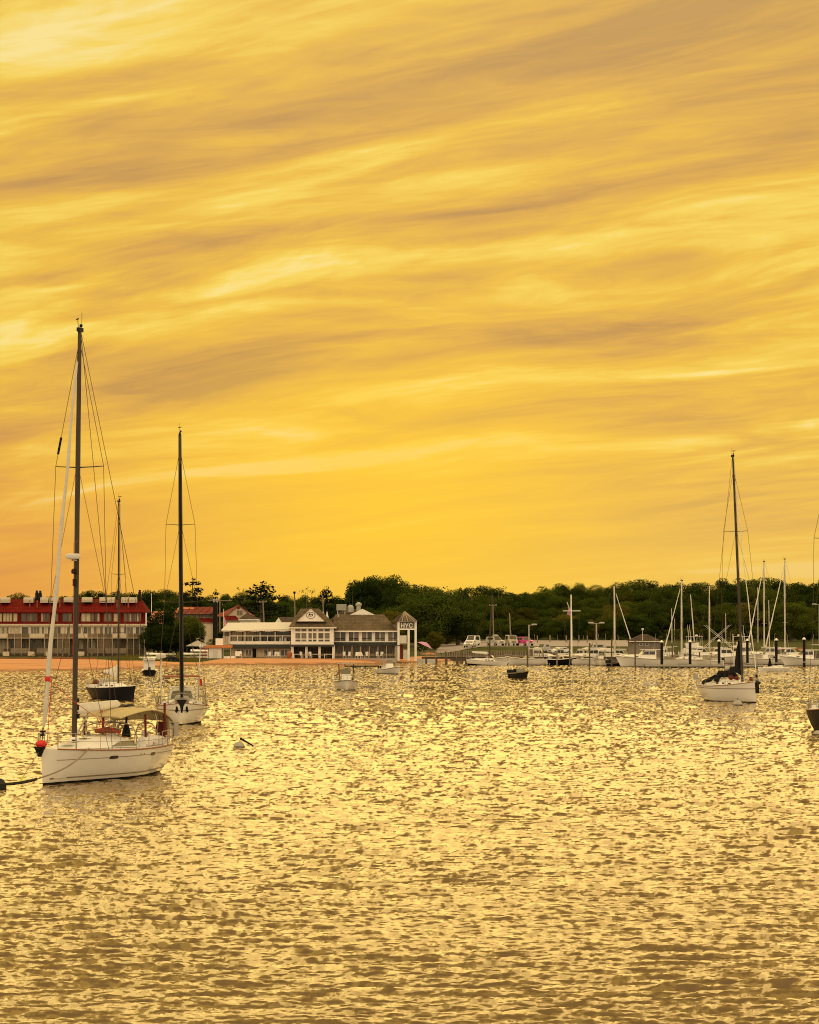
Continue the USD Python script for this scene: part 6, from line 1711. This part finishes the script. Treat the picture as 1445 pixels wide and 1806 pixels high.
# ------------------------------------------------------------------ marina
def make_docks():
    # fixed timber pier with railing
    y0, y1 = 491.0, 494.0
    t = thing('timber_pier', 'weathered timber pier with baluster railing from beach towards marina', 'pier')
    xa, xb = XW(744, y0), XW(1100, y0)
    n = 0
    zt = 1.3
    x = xa
    k = 0
    while x < xb:
        part(t, 'plank', M().bb(x, x + .46, y0, y1, zt - .1, zt - .02 - .015 * (k % 3)), 'weathered_wood'); x += .48; k += 1
    part(t, 'stringer', M().bb(xa, xb, y0 + .1, y0 + .35, zt - .42, zt - .102), 'dark_wood')
    part(t, 'stringer', M().bb(xa, xb, y1 - .35, y1 - .1, zt - .42, zt - .102), 'dark_wood')
    for px in list(range(752, 1100, 18)):
        x = XW(px, y0)
        for y in (y0 + .2, y1 - .2):
            part(t, 'pile', M().tube([(x, y, -2.5), (x, y, zt - .43)], .16, 7), 'dark_wood')
    ra, rb = XW(750, y0), XW(958, y0)
    part(t, 'top_rail', M().bb(ra, rb, y0 - .03, y0 + .13, zt + .93, zt + 1.0), 'weathered_wood')
    part(t, 'low_rail', M().bb(ra, rb, y0 + .02, y0 + .08, zt + .1, zt + .16), 'weathered_wood')
    x = ra; k = 0
    while x < rb:
        if k % 6 == 0:
            part(t, 'rail_post', M().bb(x - .07, x + .07, y0 - .02, y0 + .12, zt - .3, zt + 1.06), 'weathered_wood')
        else:
            part(t, 'baluster', M().bb(x - .035, x + .035, y0 + .03, y0 + .07, zt + .162, zt + .928), 'tan_trim' if k % 3 else 'weathered_wood')
        x += .30; k += 1
    # walkway from the beach side, bulkhead of the land behind
    xq = XW(798, 540)
    tb = thing('marina_bulkhead', 'dark timber bulkhead edging the land behind the docks', 'wall')
    k = 0
    for px in np.arange(790, 1700, 12):
        x0, x1 = XW(px, 539.5), XW(px + 11.8, 539.5)
        part(tb, 'plank', M().bb(x0, x1, 539.2, 539.5 + .1 * (k % 2), -2, 1.55), 'dark_wood'); k += 1
    # floating dock at right
    f0, f1 = 446.5, 449.0
    t = thing('floating_dock', 'long grey floating dock in front of the right-hand berths', 'dock')
    xa, xb = XW(1137, f0), XW(1347, f0)
    x = xa
    while x < xb:
        part(t, 'plank', M().bb(x, min(x + .58, xb), f0, f1, .36, .43), 'weathered_wood'); x += .6
    part(t, 'fascia', M().bb(xa, xb, f0 - .06, f0 - .002, .16, .42), 'metal_grey')
    for k in range(6):
        a = xa + (xb - xa) * k / 6
        part(t, 'float', M().bb(a + .1, a + (xb - xa) / 6 - .1, f0 + .1, f1 - .1, -.3, .358), 'black')
    t = thing('floating_dock', 'low dark floating dock under the middle berths left of the dock house', 'dock')
    xa, xb = XW(955, 487), XW(1135, 487)
    part(t, 'deck', M().bb(xa, xb, 485.6, 487, .3, .4), 'weathered_wood')
    part(t, 'float', M().bb(xa + .1, xb - .1, 485.7, 486.9, -.3, .298), 'black')
    # black pilings with white cones
    words = ['before the long white cruiser', 'beside the white flybridge boat', 'before the low white sloop cockpit', 'right of the pale sloop mast', 'behind the little sailing dinghy', 'before the hardtop cruiser']
    src = None
    for px, top, wd in zip((1167, 1217, 1268, 1318, 1369, 1418), (1129, 1128.5, 1127.5, 1126.5, 1125.5, 1124), words):
        d = 449.6
        x = XW(px, d); z = ZW(top, d)
        lab = f'thick black dock piling with white cone cap, {wd}'
        if src is None:
            src = thing('capped_piling', lab, 'piling', (x, d, z), group='capped dock pilings')
            part(src, 'pile', M().tube([(0, 0, -9), (0, 0, -.35)], .215, 12), 'pile_black', 40)
            part(src, 'cone_cap', M().lathe([(.30, -.36), (.30, -.26), (.05, .0), (0, .02)], 14), 'pile_cap')
            part(src, 'pile_hoop', M().lathe([(.27, -4.0), (.27, -3.85), (.225, -3.84)], 12), 'steel')
        else:
            clone(src, 'capped_piling', lab, 'piling', (x, d, z), group='capped dock pilings')
    # thin piles
    for px, top, bot, lab in ((786, 1149.5, 1174, 'short brown pile at the seaward end of the timber pier'), (930.5, 1147, 1174, 'thin brown pile beside the open white boat'), (982.5, 1149, 1174, 'pale slender pile left of the flagpole'), (1005, 1130.5, 1175, 'tall thin pile just left of the flagpole'), (1040, 1134, 1176, 'tall thin pile left of the twin-headed lamp'), (1079, 1128, 1176, 'tall thin pile overlapping the pale mast left of the dock house'),
                              (1120.5, 1130, 1177, 'thin brown pile before the grey dock house'), (1186, 1135, 1172, 'thin pile between the two leftmost capped pilings'), (1208.5, 1138, 1172, 'thin brown pile left of the flybridge boat'), (1234, 1146, 1172, 'short rusty pile right of the flybridge boat'), (833, 1150, 1170, 'thick grey pile of the pier left of the small white sloop'), (958, 1149, 1172, 'grey pile at the outer corner of the pier railing')):
        w = G(px, bot); z = ZW(top, w[1])
        solo('dock_pile', M().tube([(0, 0, -2), (.03, 0, z)], [.13, .11], 9).lathe([(.13, z - .06), (.12, z), (0, z + .02)], 9), 'dark_wood' if px != 982.5 else 'weathered_wood', lab, 'piling', (w[0], w[1], 0))
    # dock house
    D = 478.0; s = FPX / D; x = XW(1139, D); X = lambda p: (p - 1139) / s; Z = lambda q: ZW(q, D)
    t = thing('dock_house', 'small grey dock house with brown hipped roof among the berths', 'hut', (x, D, 0))
    part(t, 'deck', M().bb(X(1100), X(1185), -2, 8, 1.1, 1.3), 'weathered_wood')
    for p in (1104, 1125, 1146, 1167, 1182):
        for y in (-1.7, 7.6):
            part(t, 'pile', M().tube([(X(p), y, -2), (X(p), y, 1.1)], .15, 6), 'dark_wood')
    holes = [(X(1128), X(1133), Z(1138.5), Z(1134.5)), (X(1139), X(1144), Z(1138.5), Z(1134.5))]
    part(t, 'wall', wall_with_holes(X(1112), X(1166), 1.3, Z(1131), holes, .2, 0), 'siding_grey')
    for a, b, c, d in holes:
        window(t, a, b, c, d, 0, 'white_paint', 'pane_dark', 1, 1, .05, .12)
    part(t, 'side_wall', M().bb(X(1112), X(1112) + .2, .21, 5.5, 1.3, Z(1131)), 'siding_grey')
    m = M(); hip(m, X(1108), X(1169), -.5, 6, Z(1131.2), Z(1118.5), 2.4, 2.4)
    part(t, 'roof', m, 'roof_dark')
    part(t, 'gutter', M().bb(X(1109), X(1168.5), -.56, -.5, Z(1132), Z(1130.8)), 'white_paint')
    part(t, 'lamp_globe', M().tube([(X(1133), -.6, Z(1131)), (X(1133), -.6, Z(1112))], .06, 6).sphere((X(1133), -.6, Z(1110)), .22, 1), 'gelcoat_grey')


def lamp(label, px, top, base, heads, d):
    x = XW(px, d); zb = ZW(base, d); z = ZW(top, d)
    t = thing('lamp_post', label, 'street lamp', (x, d, zb))
    h = z - zb
    part(t, 'pole', M().tube([(0, 0, -.5), (0, 0, h)], [.15, .11], 8), 'concrete', 40)
    part(t, 'bracket', M().bb(min(heads) * .9 - .05, max(heads) * .9 + .05, -.06, .06, h - .12, h - .02), 'metal_grey')
    for q in heads:
        if q:
            part(t, 'lamp_head', M().box((q * .95, 0, h + .08), (1.0, .4, .24), taper=(.8, .8)), 'concrete')
    return t


def make_poles():
    lamp('single-headed lamp post right of the magenta car', 933, 1102, 1160, (0, 1), 500)
    lamp('twin-headed lamp post right of the flagpole with yard', 1052, 1099, 1158, (-1, 1), 500)
    lamp('tall twin-headed lamp post at the right edge', 1445, 1066, 1130, (-1, 1), 560)
    d = 492.0; x = XW(1007.5, d); zb = ZW(1165, d)
    t = thing('flagpole', 'white flagpole with cross yard, gaff and drooping pink flag', 'flagpole', (x, d, zb))
    Z = lambda y: ZW(y, d) - zb; X = lambda p: (p - 1007.5) / FPX * d
    part(t, 'pole', M().tube([(0.1, 0, -1), (0, 0, Z(1049))], [.17, .11], 8), 'white_paint', 40)
    part(t, 'topmast', M().tube([(0, 0, Z(1049)), (0, 0, Z(1030))], [.05, .02], 6), 'pile_black')
    part(t, 'yard', M().tube([(X(993), 0, Z(1077.5)), (X(1024), 0, Z(1077.5))], .07, 6), 'white_paint')
    part(t, 'gaff', M().tube([(0, 0, Z(1080)), (X(1000), 0, Z(1062))], .06, 6), 'white_paint')
    rng = np.random.default_rng(8)
    P = []
    for q in np.linspace(0, 1, 10):
        P.append([(X(1001.5) + u * (.45 + .12 * math.sin(q * 9)) + .1 * math.sin(q * 5), .12 * math.sin(u * 9 + q * 4), Z(1071) - 1.25 * q - .2 * u) for u in np.linspace(0, 1, 8)])
    fl = part(t, 'flag', M().grid(P), 'flag_pink', True)
    for a, b in ((993.5, 998), (1023.5, 1018), (993.5, 1004)):
        part(t, 'halyard', M().tube([(X(a), 0, Z(1077.5)), (X(b), 0, Z(1150))], .02, 4, False), 'wire')
    # utility poles
    for px, lean, top, base, d, lab, arm in ((467, 3, 1060, 1100, 600, 'leaning utility pole with crossarm behind the white canopy', True), (521, 1.5, 1046, 1085, 600, 'bare pole with round top behind the club wing roof', False), (572, 3, 1050, 1085, 600, 'rough pole behind the club cone vents', False), (388, 0, 1058, 1090, 598, 'utility pole with wide crossarm behind the black chimney', True),
                                      (871, 1, 1066, 1133, 600, 'thin lamp pole behind the small white sloop mast', True), (902, 3, 1081, 1128, 600, 'leaning dark pole behind the beige car', False)):
        x = XW(px, d); zb = ZW(base, d) - 2; h = ZW(top, d) - zb
        t = thing('utility_pole', lab, 'utility pole', (x, d, zb), (0, -lean, 0))
        part(t, 'pole', M().tube([(0, 0, -1), (0, 0, h)], [.17, .12], 7), 'weathered_wood')
        if arm:
            w = 2.6 if px == 388 else .85
            part(t, 'crossarm', M().bb(-w, w, -.06, .06, h - .25, h - .1), 'weathered_wood')
            for q in (-.8, 0, .8):
                part(t, 'insulator', M().lathe([(.06, h - .1), (.08, h), (0, h + .08)], 6, (q * w, 0, 0)), 'concrete')
        elif px == 521:
            part(t, 'pole_top', M().sphere((0, 0, h + .1), .3, 1), 'black')
    t = thing('flagpole', 'bare white flagpole at the corner of the red-roofed block', 'flagpole', (XW(269, 540), 540, 1.4), (0, -1, 0))
    part(t, 'pole', M().tube([(0, 0, 0), (0, 0, ZW(1048, 540) - 1.4)], [.17, .05], 8), 'white_paint', 40)
    part(t, 'truck', M().sphere((0, 0, ZW(1048, 540) - 1.4), .1, 1), 'white_paint')
    d = 508; t = thing('flagpole', 'short white staff with a hanging pink flag at the canopy corner', 'flagpole', (XW(395, d), d, hz(XW(395, d), d)))
    zb = hz(XW(395, d), d)
    part(t, 'pole', M().tube([(0, 0, 0), (0, 0, ZW(1074, d) - zb)], .05, 6), 'white_paint')
    part(t, 'flag', M().grid([[(.05 + u * (.1 + .35 * q), .05 * math.sin(u * 8), ZW(1088, d) - zb - 1.5 * q) for u in (0, .35, .7, 1)] for q in np.linspace(0, 1, 6)]), 'flag_pink')


def make_cars():
    def car(label, px, d, rz, col, kind='suv', zoff=0.0):
        x = XW(px, d); z = hz(x, d) + (.095 if d > 556 else .0)
        t = thing('parked_car', label, 'car', (x, d, z), (0, 0, rz), 'cars parked above the marina')
        L, Wd = (4.6, 1.85)
        H = {'suv': 1.75, 'sedan': 1.42, 'van': 2.1, 'pickup': 1.8}[kind]
        hood = .95 if kind != 'van' else 1.1
        prof = {'suv': [(-2.3, .45), (-2.3, 1.0), (-2.2, H - .05), (-2.0, H), (.35, H), (1.0, 1.08), (2.15, .95), (2.3, .7), (2.3, .4)],
                'sedan': [(-2.3, .45), (-2.3, .92), (-1.75, .98), (-1.1, H), (.3, H), (1.05, .98), (2.15, .85), (2.3, .62), (2.3, .38)],
                'van': [(-2.3, .45), (-2.3, H - .1), (-2.1, H), (.9, H), (1.55, 1.2), (2.25, 1.0), (2.3, .4)],
                'pickup': [(-2.5, .5), (-2.5, 1.1), (-.6, 1.1), (-.5, H), (.6, H), (1.15, 1.12), (2.3, 1.02), (2.4, .5)]}[kind]
        n = 7
        rings = []
        for y, k in ((-.5, .93), (-.46, 1), (.46, 1), (.5, .93)):
            rings.append([(a * (1 if abs(y) < .48 else .985), y * Wd * (1 if b < 1.15 else .84 + .16 * (H - b) / (H - 1.0)), b if b < H - .1 or abs(y) < .48 else b - .06) for a, b in prof])
        body = loft(rings)
        part(t, 'body', body, col, 30)
        zt, zb = H - .14, (1.05 if kind != 'sedan' else .98)
        for sd in (1, -1):
            part(t, 'side_window', M().poly([(-1.7 if kind != 'pickup' else -.4, zb), (.85, zb), (.38, zt), (-1.55 if kind != 'pickup' else -.3, zt)], .02, 'y', sd * Wd * .462 - .01), 'window_dark')
            for a in (-1.45, 1.45):
                w = part(t, 'wheel', M().tube([(a, sd * (Wd / 2 - .22), .33), (a, sd * (Wd / 2 + .015), .33)], .33, 14), 'rubber')
                part(w, 'rim', M().tube([(a, sd * (Wd / 2 + .0), .33), (a, sd * (Wd / 2 + .03), .33)], .19, 10), 'metal_grey')
            part(t, 'headlight', M().box((2.24, sd * .65, .72), (.14, .36, .17)), 'lamp_lens')
            part(t, 'tail_light', M().box((-2.28, sd * .75, .9), (.1, .2, .3)), 'red_door')
            part(t, 'mirror', M().box((.75, sd * (Wd / 2 + .08), 1.08), (.12, .2, .14)), col)
        x0, z0_, x1, z1_ = {'suv': (1.0, 1.08, .35, H), 'sedan': (1.05, .98, .3, H), 'van': (1.55, 1.2, .9, H), 'pickup': (1.15, 1.12, .6, H)}[kind]
        part(t, 'windscreen', M().grid([[(x0 - .02, -.72, z0_ + .06), (x0 - .02, .72, z0_ + .06)], [(x1 + .06, -.62, z1_ - .06), (x1 + .06, .62, z1_ - .06)]]).grid([[(x0 - .02, -.72, z0_ + .06), (x1 + .06, -.62, z1_ - .06)], [(x0 - .02, .72, z0_ + .06), (x1 + .06, .62, z1_ - .06)]]), 'window_smoke')
        part(t, 'bumper', M().box((2.3, 0, .5), (.14, Wd * .94, .2)), 'metal_grey')
        part(t, 'grille', M().box((2.31, 0, .74), (.05, .8, .16)), 'black')
        return t
    car('white van facing the water, behind a paler car', 834, 574, -110, 'car_white', 'van')
    car('pale hatchback parked nose to the water left of the small sloop mast', 829, 562, -100, 'car_white', 'sedan')
    car('silver off-roader with roof load right of the small sloop mast', 874, 564, -60, 'car_silver', 'suv')
    x = XW(874, 564)
    solo('roof_bag', M().sphere((0, 0, 0), .5, 2, (1.3, 1, .5)), 'canvas_grey', 'grey roof bag on top of the silver off-roader', 'bag', (x, 564, hz(x, 564) + 2.05), smooth=True)
    car('beige people carrier left of the magenta car', 902, 565, -80, 'car_beige', 'van')
    car('magenta car partly hidden by the single-headed lamp post', 926, 563, -65, 'car_magenta', 'suv')
    car('silver pickup on the quay left of the white saloon', 961, 548, -140, 'car_silver', 'pickup')
    car('white saloon on the quay left of the flagpole', 987, 547, -150, 'car_white', 'sedan')
    car('dark-windowed silver car on the quay under the twin-headed lamp', 1047, 548, -150, 'car_silver', 'suv')
    for k, (px, d) in enumerate(((948, 600), (970, 606), (999, 604), (1021, 606), (1036, 602))):
        x = XW(px, d); z = hz(x, d)
        solo('guard_post', M().bb(-.12, .12, -.12, .12, -.4, 1.5).bb(-.15, .15, -.15, .15, 1.5, 1.56), 'weathered_wood', f'short timber post along the parking strip, {["first", "second", "third", "fourth", "fifth"][k]} from the magenta car', 'post', (x, d, z), group='posts along the parking strip')


def make_marina_boats():
    g = 'boats berthed in the marina'
    S = lambda *a, **k: sloop(*a, name='berthed_sloop', simple=True, wire=.02, **k)
    # sailing boats at the berths; stem pixel at the waterline
    S('small white open sloop with leaning mast beside the pier', 893, 1173.5, -80, 7.0, 2.2, (.75, .7, .8), 3.3, 11.9, house=(-.1, .2), jib=False, spread=((.6, .5),), heel=0, cover='sailcloth', pitch=3.5, r=.09)
    S('sloop with furled jib slanting right, mast left of the dock house', 1120, 1171, -72, 9.0, 2.9, (.95, .95, 1.15), 3.9, 13.6, spread=((.4, .7),), mat='alu_pale', cover='sailcloth', r=.15, jr=.10, tw=.6)
    S('white sloop with furled jib slanting left from its tall mast, by first piling', 1171, 1173, 68, 9.6, 3.0, (1.0, .98, 1.2), 3.7, 14.2, spread=((.5, .45),), mat='alu_pale', cover='sailcloth', r=.15, jr=.10, bulge=.3)
    S('sloop whose bare straight mast stands right of the flybridge boat', 1230, 1166, 60, 8.5, 2.8, (.95, .95, 1.1), 3.2, 14.3, jib=False, spread=((.5, .5),), mat='alu_pale', cover='canvas_grey', r=.145)
    S('sloop with tall mast and pale jib slanting left, behind fourth piling', 1318, 1167, 62, 10.5, 3.2, (1.0, 1.0, 1.25), 4.2, 18.6, spread=((.62, .6), (.33, .8)), mat='alu_pale', cover='flag_pink', r=.155, jr=.12)
    S('sloop with the tallest berthed mast, behind the little sailing dinghy', 1350, 1166, 60, 11, 3.3, (1.0, 1.0, 1.25), 5.0, 19.3, spread=((.62, .6), (.33, .8)), mat='alu_pale', cover='canvas_rust', r=.155, jr=.12)
    S('sloop with slim mast hidden behind the two tall right-hand masts', 1322, 1160, 50, 9, 2.8, (.9, .9, 1.1), 3.0, 15.0, jib=False, spread=((.5, .5),), mat='alu_pale', r=.10)
    S('sloop with thin mast raking right beside the flybridge boat', 1250, 1163, -50, 8.5, 2.7, (.95, .95, 1.1), 3.4, 13.0, jib=False, spread=(), mat='alu_pale', r=.11, pitch=-5)
    S('sloop with short slim mast just left of the flybridge boat', 1206, 1160, -60, 8.0, 2.6, (.95, .95, 1.1), 3.0, 10.5, jib=False, spread=((.5, .5),), mat='alu_pale', r=.09)
    S('sloop with slim mast between second and third pilings', 1264, 1159, 55, 8.0, 2.6, (.95, .95, 1.1), 3.0, 9.5, jib=False, spread=((.5, .5),), mat='alu_pale', r=.09)
    S('sloop with short mast far behind the dock house right corner', 1175, 1158, 50, 8.0, 2.6, (.95, .95, 1.1), 3.0, 8.5, jib=False, spread=(), mat='alu_pale', r=.09)
    # little sailing dinghy
    hl = Hull(4.4, 1.7, .5, .48, .58, rake=.2, srake=.1, tw=.7, draft=.2)
    p = G(1364, 1184)
    t = thing('sailing_dinghy', 'little white sailing dinghy with bare mast off the floating dock', 'dinghy', (p[0], p[1], 0), (0, 1, head_to(84)))
    part(t, 'hull', hl.band(-.1, None, 24, 7), 'gelcoat', 40); part(t, 'deck', hl.deck(0, .05), 'deck_white', True)
    part(t, 'cover', trunk_house(-1.5, 1.2, 1.2, .5, .48, .5, .35, .2), 'sailcloth', 40)
    part(t, 'mast', M().tube([(.45, 0, .4), (.4, 0, 10.2)], [.07, .04], 7), 'alu_pale')
    part(t, 'mast_boot', M().lathe([(.22, .5), (.3, .9), (.16, 1.5), (.07, 1.9)], 10, (.45, 0, 0)), 'canvas_black', 40)
    part(t, 'rudder', M().bb(-2.5, -2.2, -.03, .03, -.3, .55), 'gelcoat_grey')
    for sd in (1, -1):
        part(t, 'shroud', M().tube([(.42, 0, 8.0), (.2, sd * .8, .5)], .012, 4, False), 'wire')
    # motor boats
    B = lambda lab, px, py, th, L, W_, fr, st, **k: motorboat(lab, px, py, th, L * 1.1, W_ * 1.1, tuple(q * 1.16 for q in fr), st, name='berthed_motorboat', group=g, **k)
    B('white open boat with flared bow pointing left under the pier railing', 929, 1173, 78, 6.8, 2.4, (.85, .9, 1.25), 'runabout', engines=2, seed=1)
    B('black-hulled launch lying under the pale quay boats', 992, 1173, -80, 4.6, 1.9, (.85, .85, 1.15), 'runabout', hullmat='dark_hull', engines=1)
    B('white runabout behind the black-hulled launch', 991, 1167, -84, 5.6, 2.2, (.8, .85, 1.1), 'canvas', canvas='sailcloth', engines=1, seed=1)
    B('white cuddy boat with raked windscreen right of the flagpole', 1025, 1173, -70, 5.6, 2.2, (.8, .85, 1.1), 'runabout', engines=1)
    B('white cabin boat moored behind the raked-windscreen cuddy', 1022, 1168, 100, 5.6, 2.3, (.8, .85, 1.05), 'cabin', engines=1)
    B('small pinkish white boat bow-on with hardtop under the twin-headed lamp', 1060, 1174, 8, 5.6, 2.2, (.7, .8, 1.05), 'ttop', engines=1, canvas='gelcoat')
    B('pale canvas-enclosed cruiser right of the thin pale mast', 1098, 1170, -66, 7.6, 2.7, (.9, .95, 1.2), 'canvas', canvas='sailcloth', engines=0)
    B('dark inflatable with black outboards below the canvas-enclosed cruiser', 1090, 1175.5, -40, 3.4, 1.6, (.5, .5, .65), 'skiff', hullmat='dark_hull', trim='canvas_black', engines=2)
    B('long white cruiser with bow to the left before the dock house', 1140, 1176, 83, 9.2, 3.0, (1.05, 1.15, 1.55), 'hardtop', engines=0)
    B('white sportfisher with tall flybridge behind the second capped piling', 1222, 1170, 35, 9.5, 3.3, (1.15, 1.2, 1.7), 'fly', engines=0, canvas='sailcloth', outriggers=True)
    B('low white speedboat stern at the dock right of the second piling', 1245, 1174, 72, 5.2, 2.1, (.7, .75, .95), 'runabout', engines=1)
    B('white cruiser pointing right between third and fourth pilings', 1286, 1171, -78, 8.8, 2.9, (1.0, 1.1, 1.5), 'cabin', engines=0, seed=1)
    B('tall white flybridge cruiser directly behind the pale sloop mast', 1312, 1168, -30, 9.6, 3.3, (1.15, 1.2, 1.6), 'fly', engines=0, canvas='gelcoat', outriggers=True)
    B('white open boat behind the little sailing dinghy mast', 1347, 1172, 74, 6.4, 2.3, (.8, .85, 1.1), 'console', engines=2, seed=1)
    B('white hardtop cruiser with bow to the left at far right', 1420, 1174.5, 80, 7.8, 2.9, (1.0, 1.05, 1.45), 'hardtop', engines=0)
    B('white boat half hidden left of the far right hardtop cruiser', 1385, 1172, -30, 6.0, 2.3, (.8, .85, 1.15), 'ttop', engines=2, canvas='gelcoat')
    B('dark canopied boat behind the far right hardtop cruiser', 1440, 1163, 60, 8.0, 2.9, (1.3, 1.35, 1.6), 'canvas', canvas='canvas_grey', hullmat='slate_hull', engines=0)
    B('covered boat with dark hull behind the third capped piling', 1279, 1160, 60, 6.5, 2.5, (1.5, 1.5, 1.7), 'canvas', canvas='canvas_grey', hullmat='slate_hull', engines=0)
    B('white walkaround boat wedged right of the first capped piling', 1186, 1167, -25, 7.2, 2.6, (.9, .95, 1.3), 'ttop', engines=2, canvas='sailcloth')

    # second row, nearer the quay
    B('white cabin boat showing between the open boat and the black launch', 952, 1171, -82, 6.4, 2.5, (1.0, 1.05, 1.35), 'cabin', engines=0, seed=1)
    B('white hardtop boat behind the twin-headed lamp foot', 1043, 1171, 80, 7.2, 2.7, (1.0, 1.05, 1.4), 'hardtop', engines=0)
    B('pale boat with sailcloth tent left of the dock house', 1078, 1170.5, -85, 6.8, 2.6, (1.05, 1.1, 1.35), 'canvas', canvas='sailcloth', engines=0)
    B('white flybridge boat looming behind the first capped piling', 1160, 1170, 60, 8.6, 3.0, (1.1, 1.15, 1.5), 'hardtop', engines=0)
    B('white hardtop boat tucked between second and third pilings', 1243, 1169, -70, 7.6, 2.8, (1.1, 1.15, 1.5), 'hardtop', engines=0)
    B('white cabin boat with bow left, behind the pale right-hand sloop stern', 1262, 1168, 75, 7.4, 2.8, (1.1, 1.15, 1.5), 'cabin', engines=0)
    B('white canvas-backed cruiser under the two tallest berthed masts', 1352, 1169, 70, 8.4, 2.9, (1.15, 1.2, 1.55), 'canvas', canvas='sailcloth', engines=0)
    B('white boat with hardtop right of the fifth capped piling', 1398, 1169, -75, 7.0, 2.7, (1.1, 1.1, 1.45), 'hardtop', engines=0)
    B('white cuddy boat behind the small leaning-mast sloop', 868, 1171.5, -80, 5.4, 2.1, (.85, .85, 1.1), 'runabout', engines=1)


make_docks()
make_poles()
make_cars()
make_marina_boats()
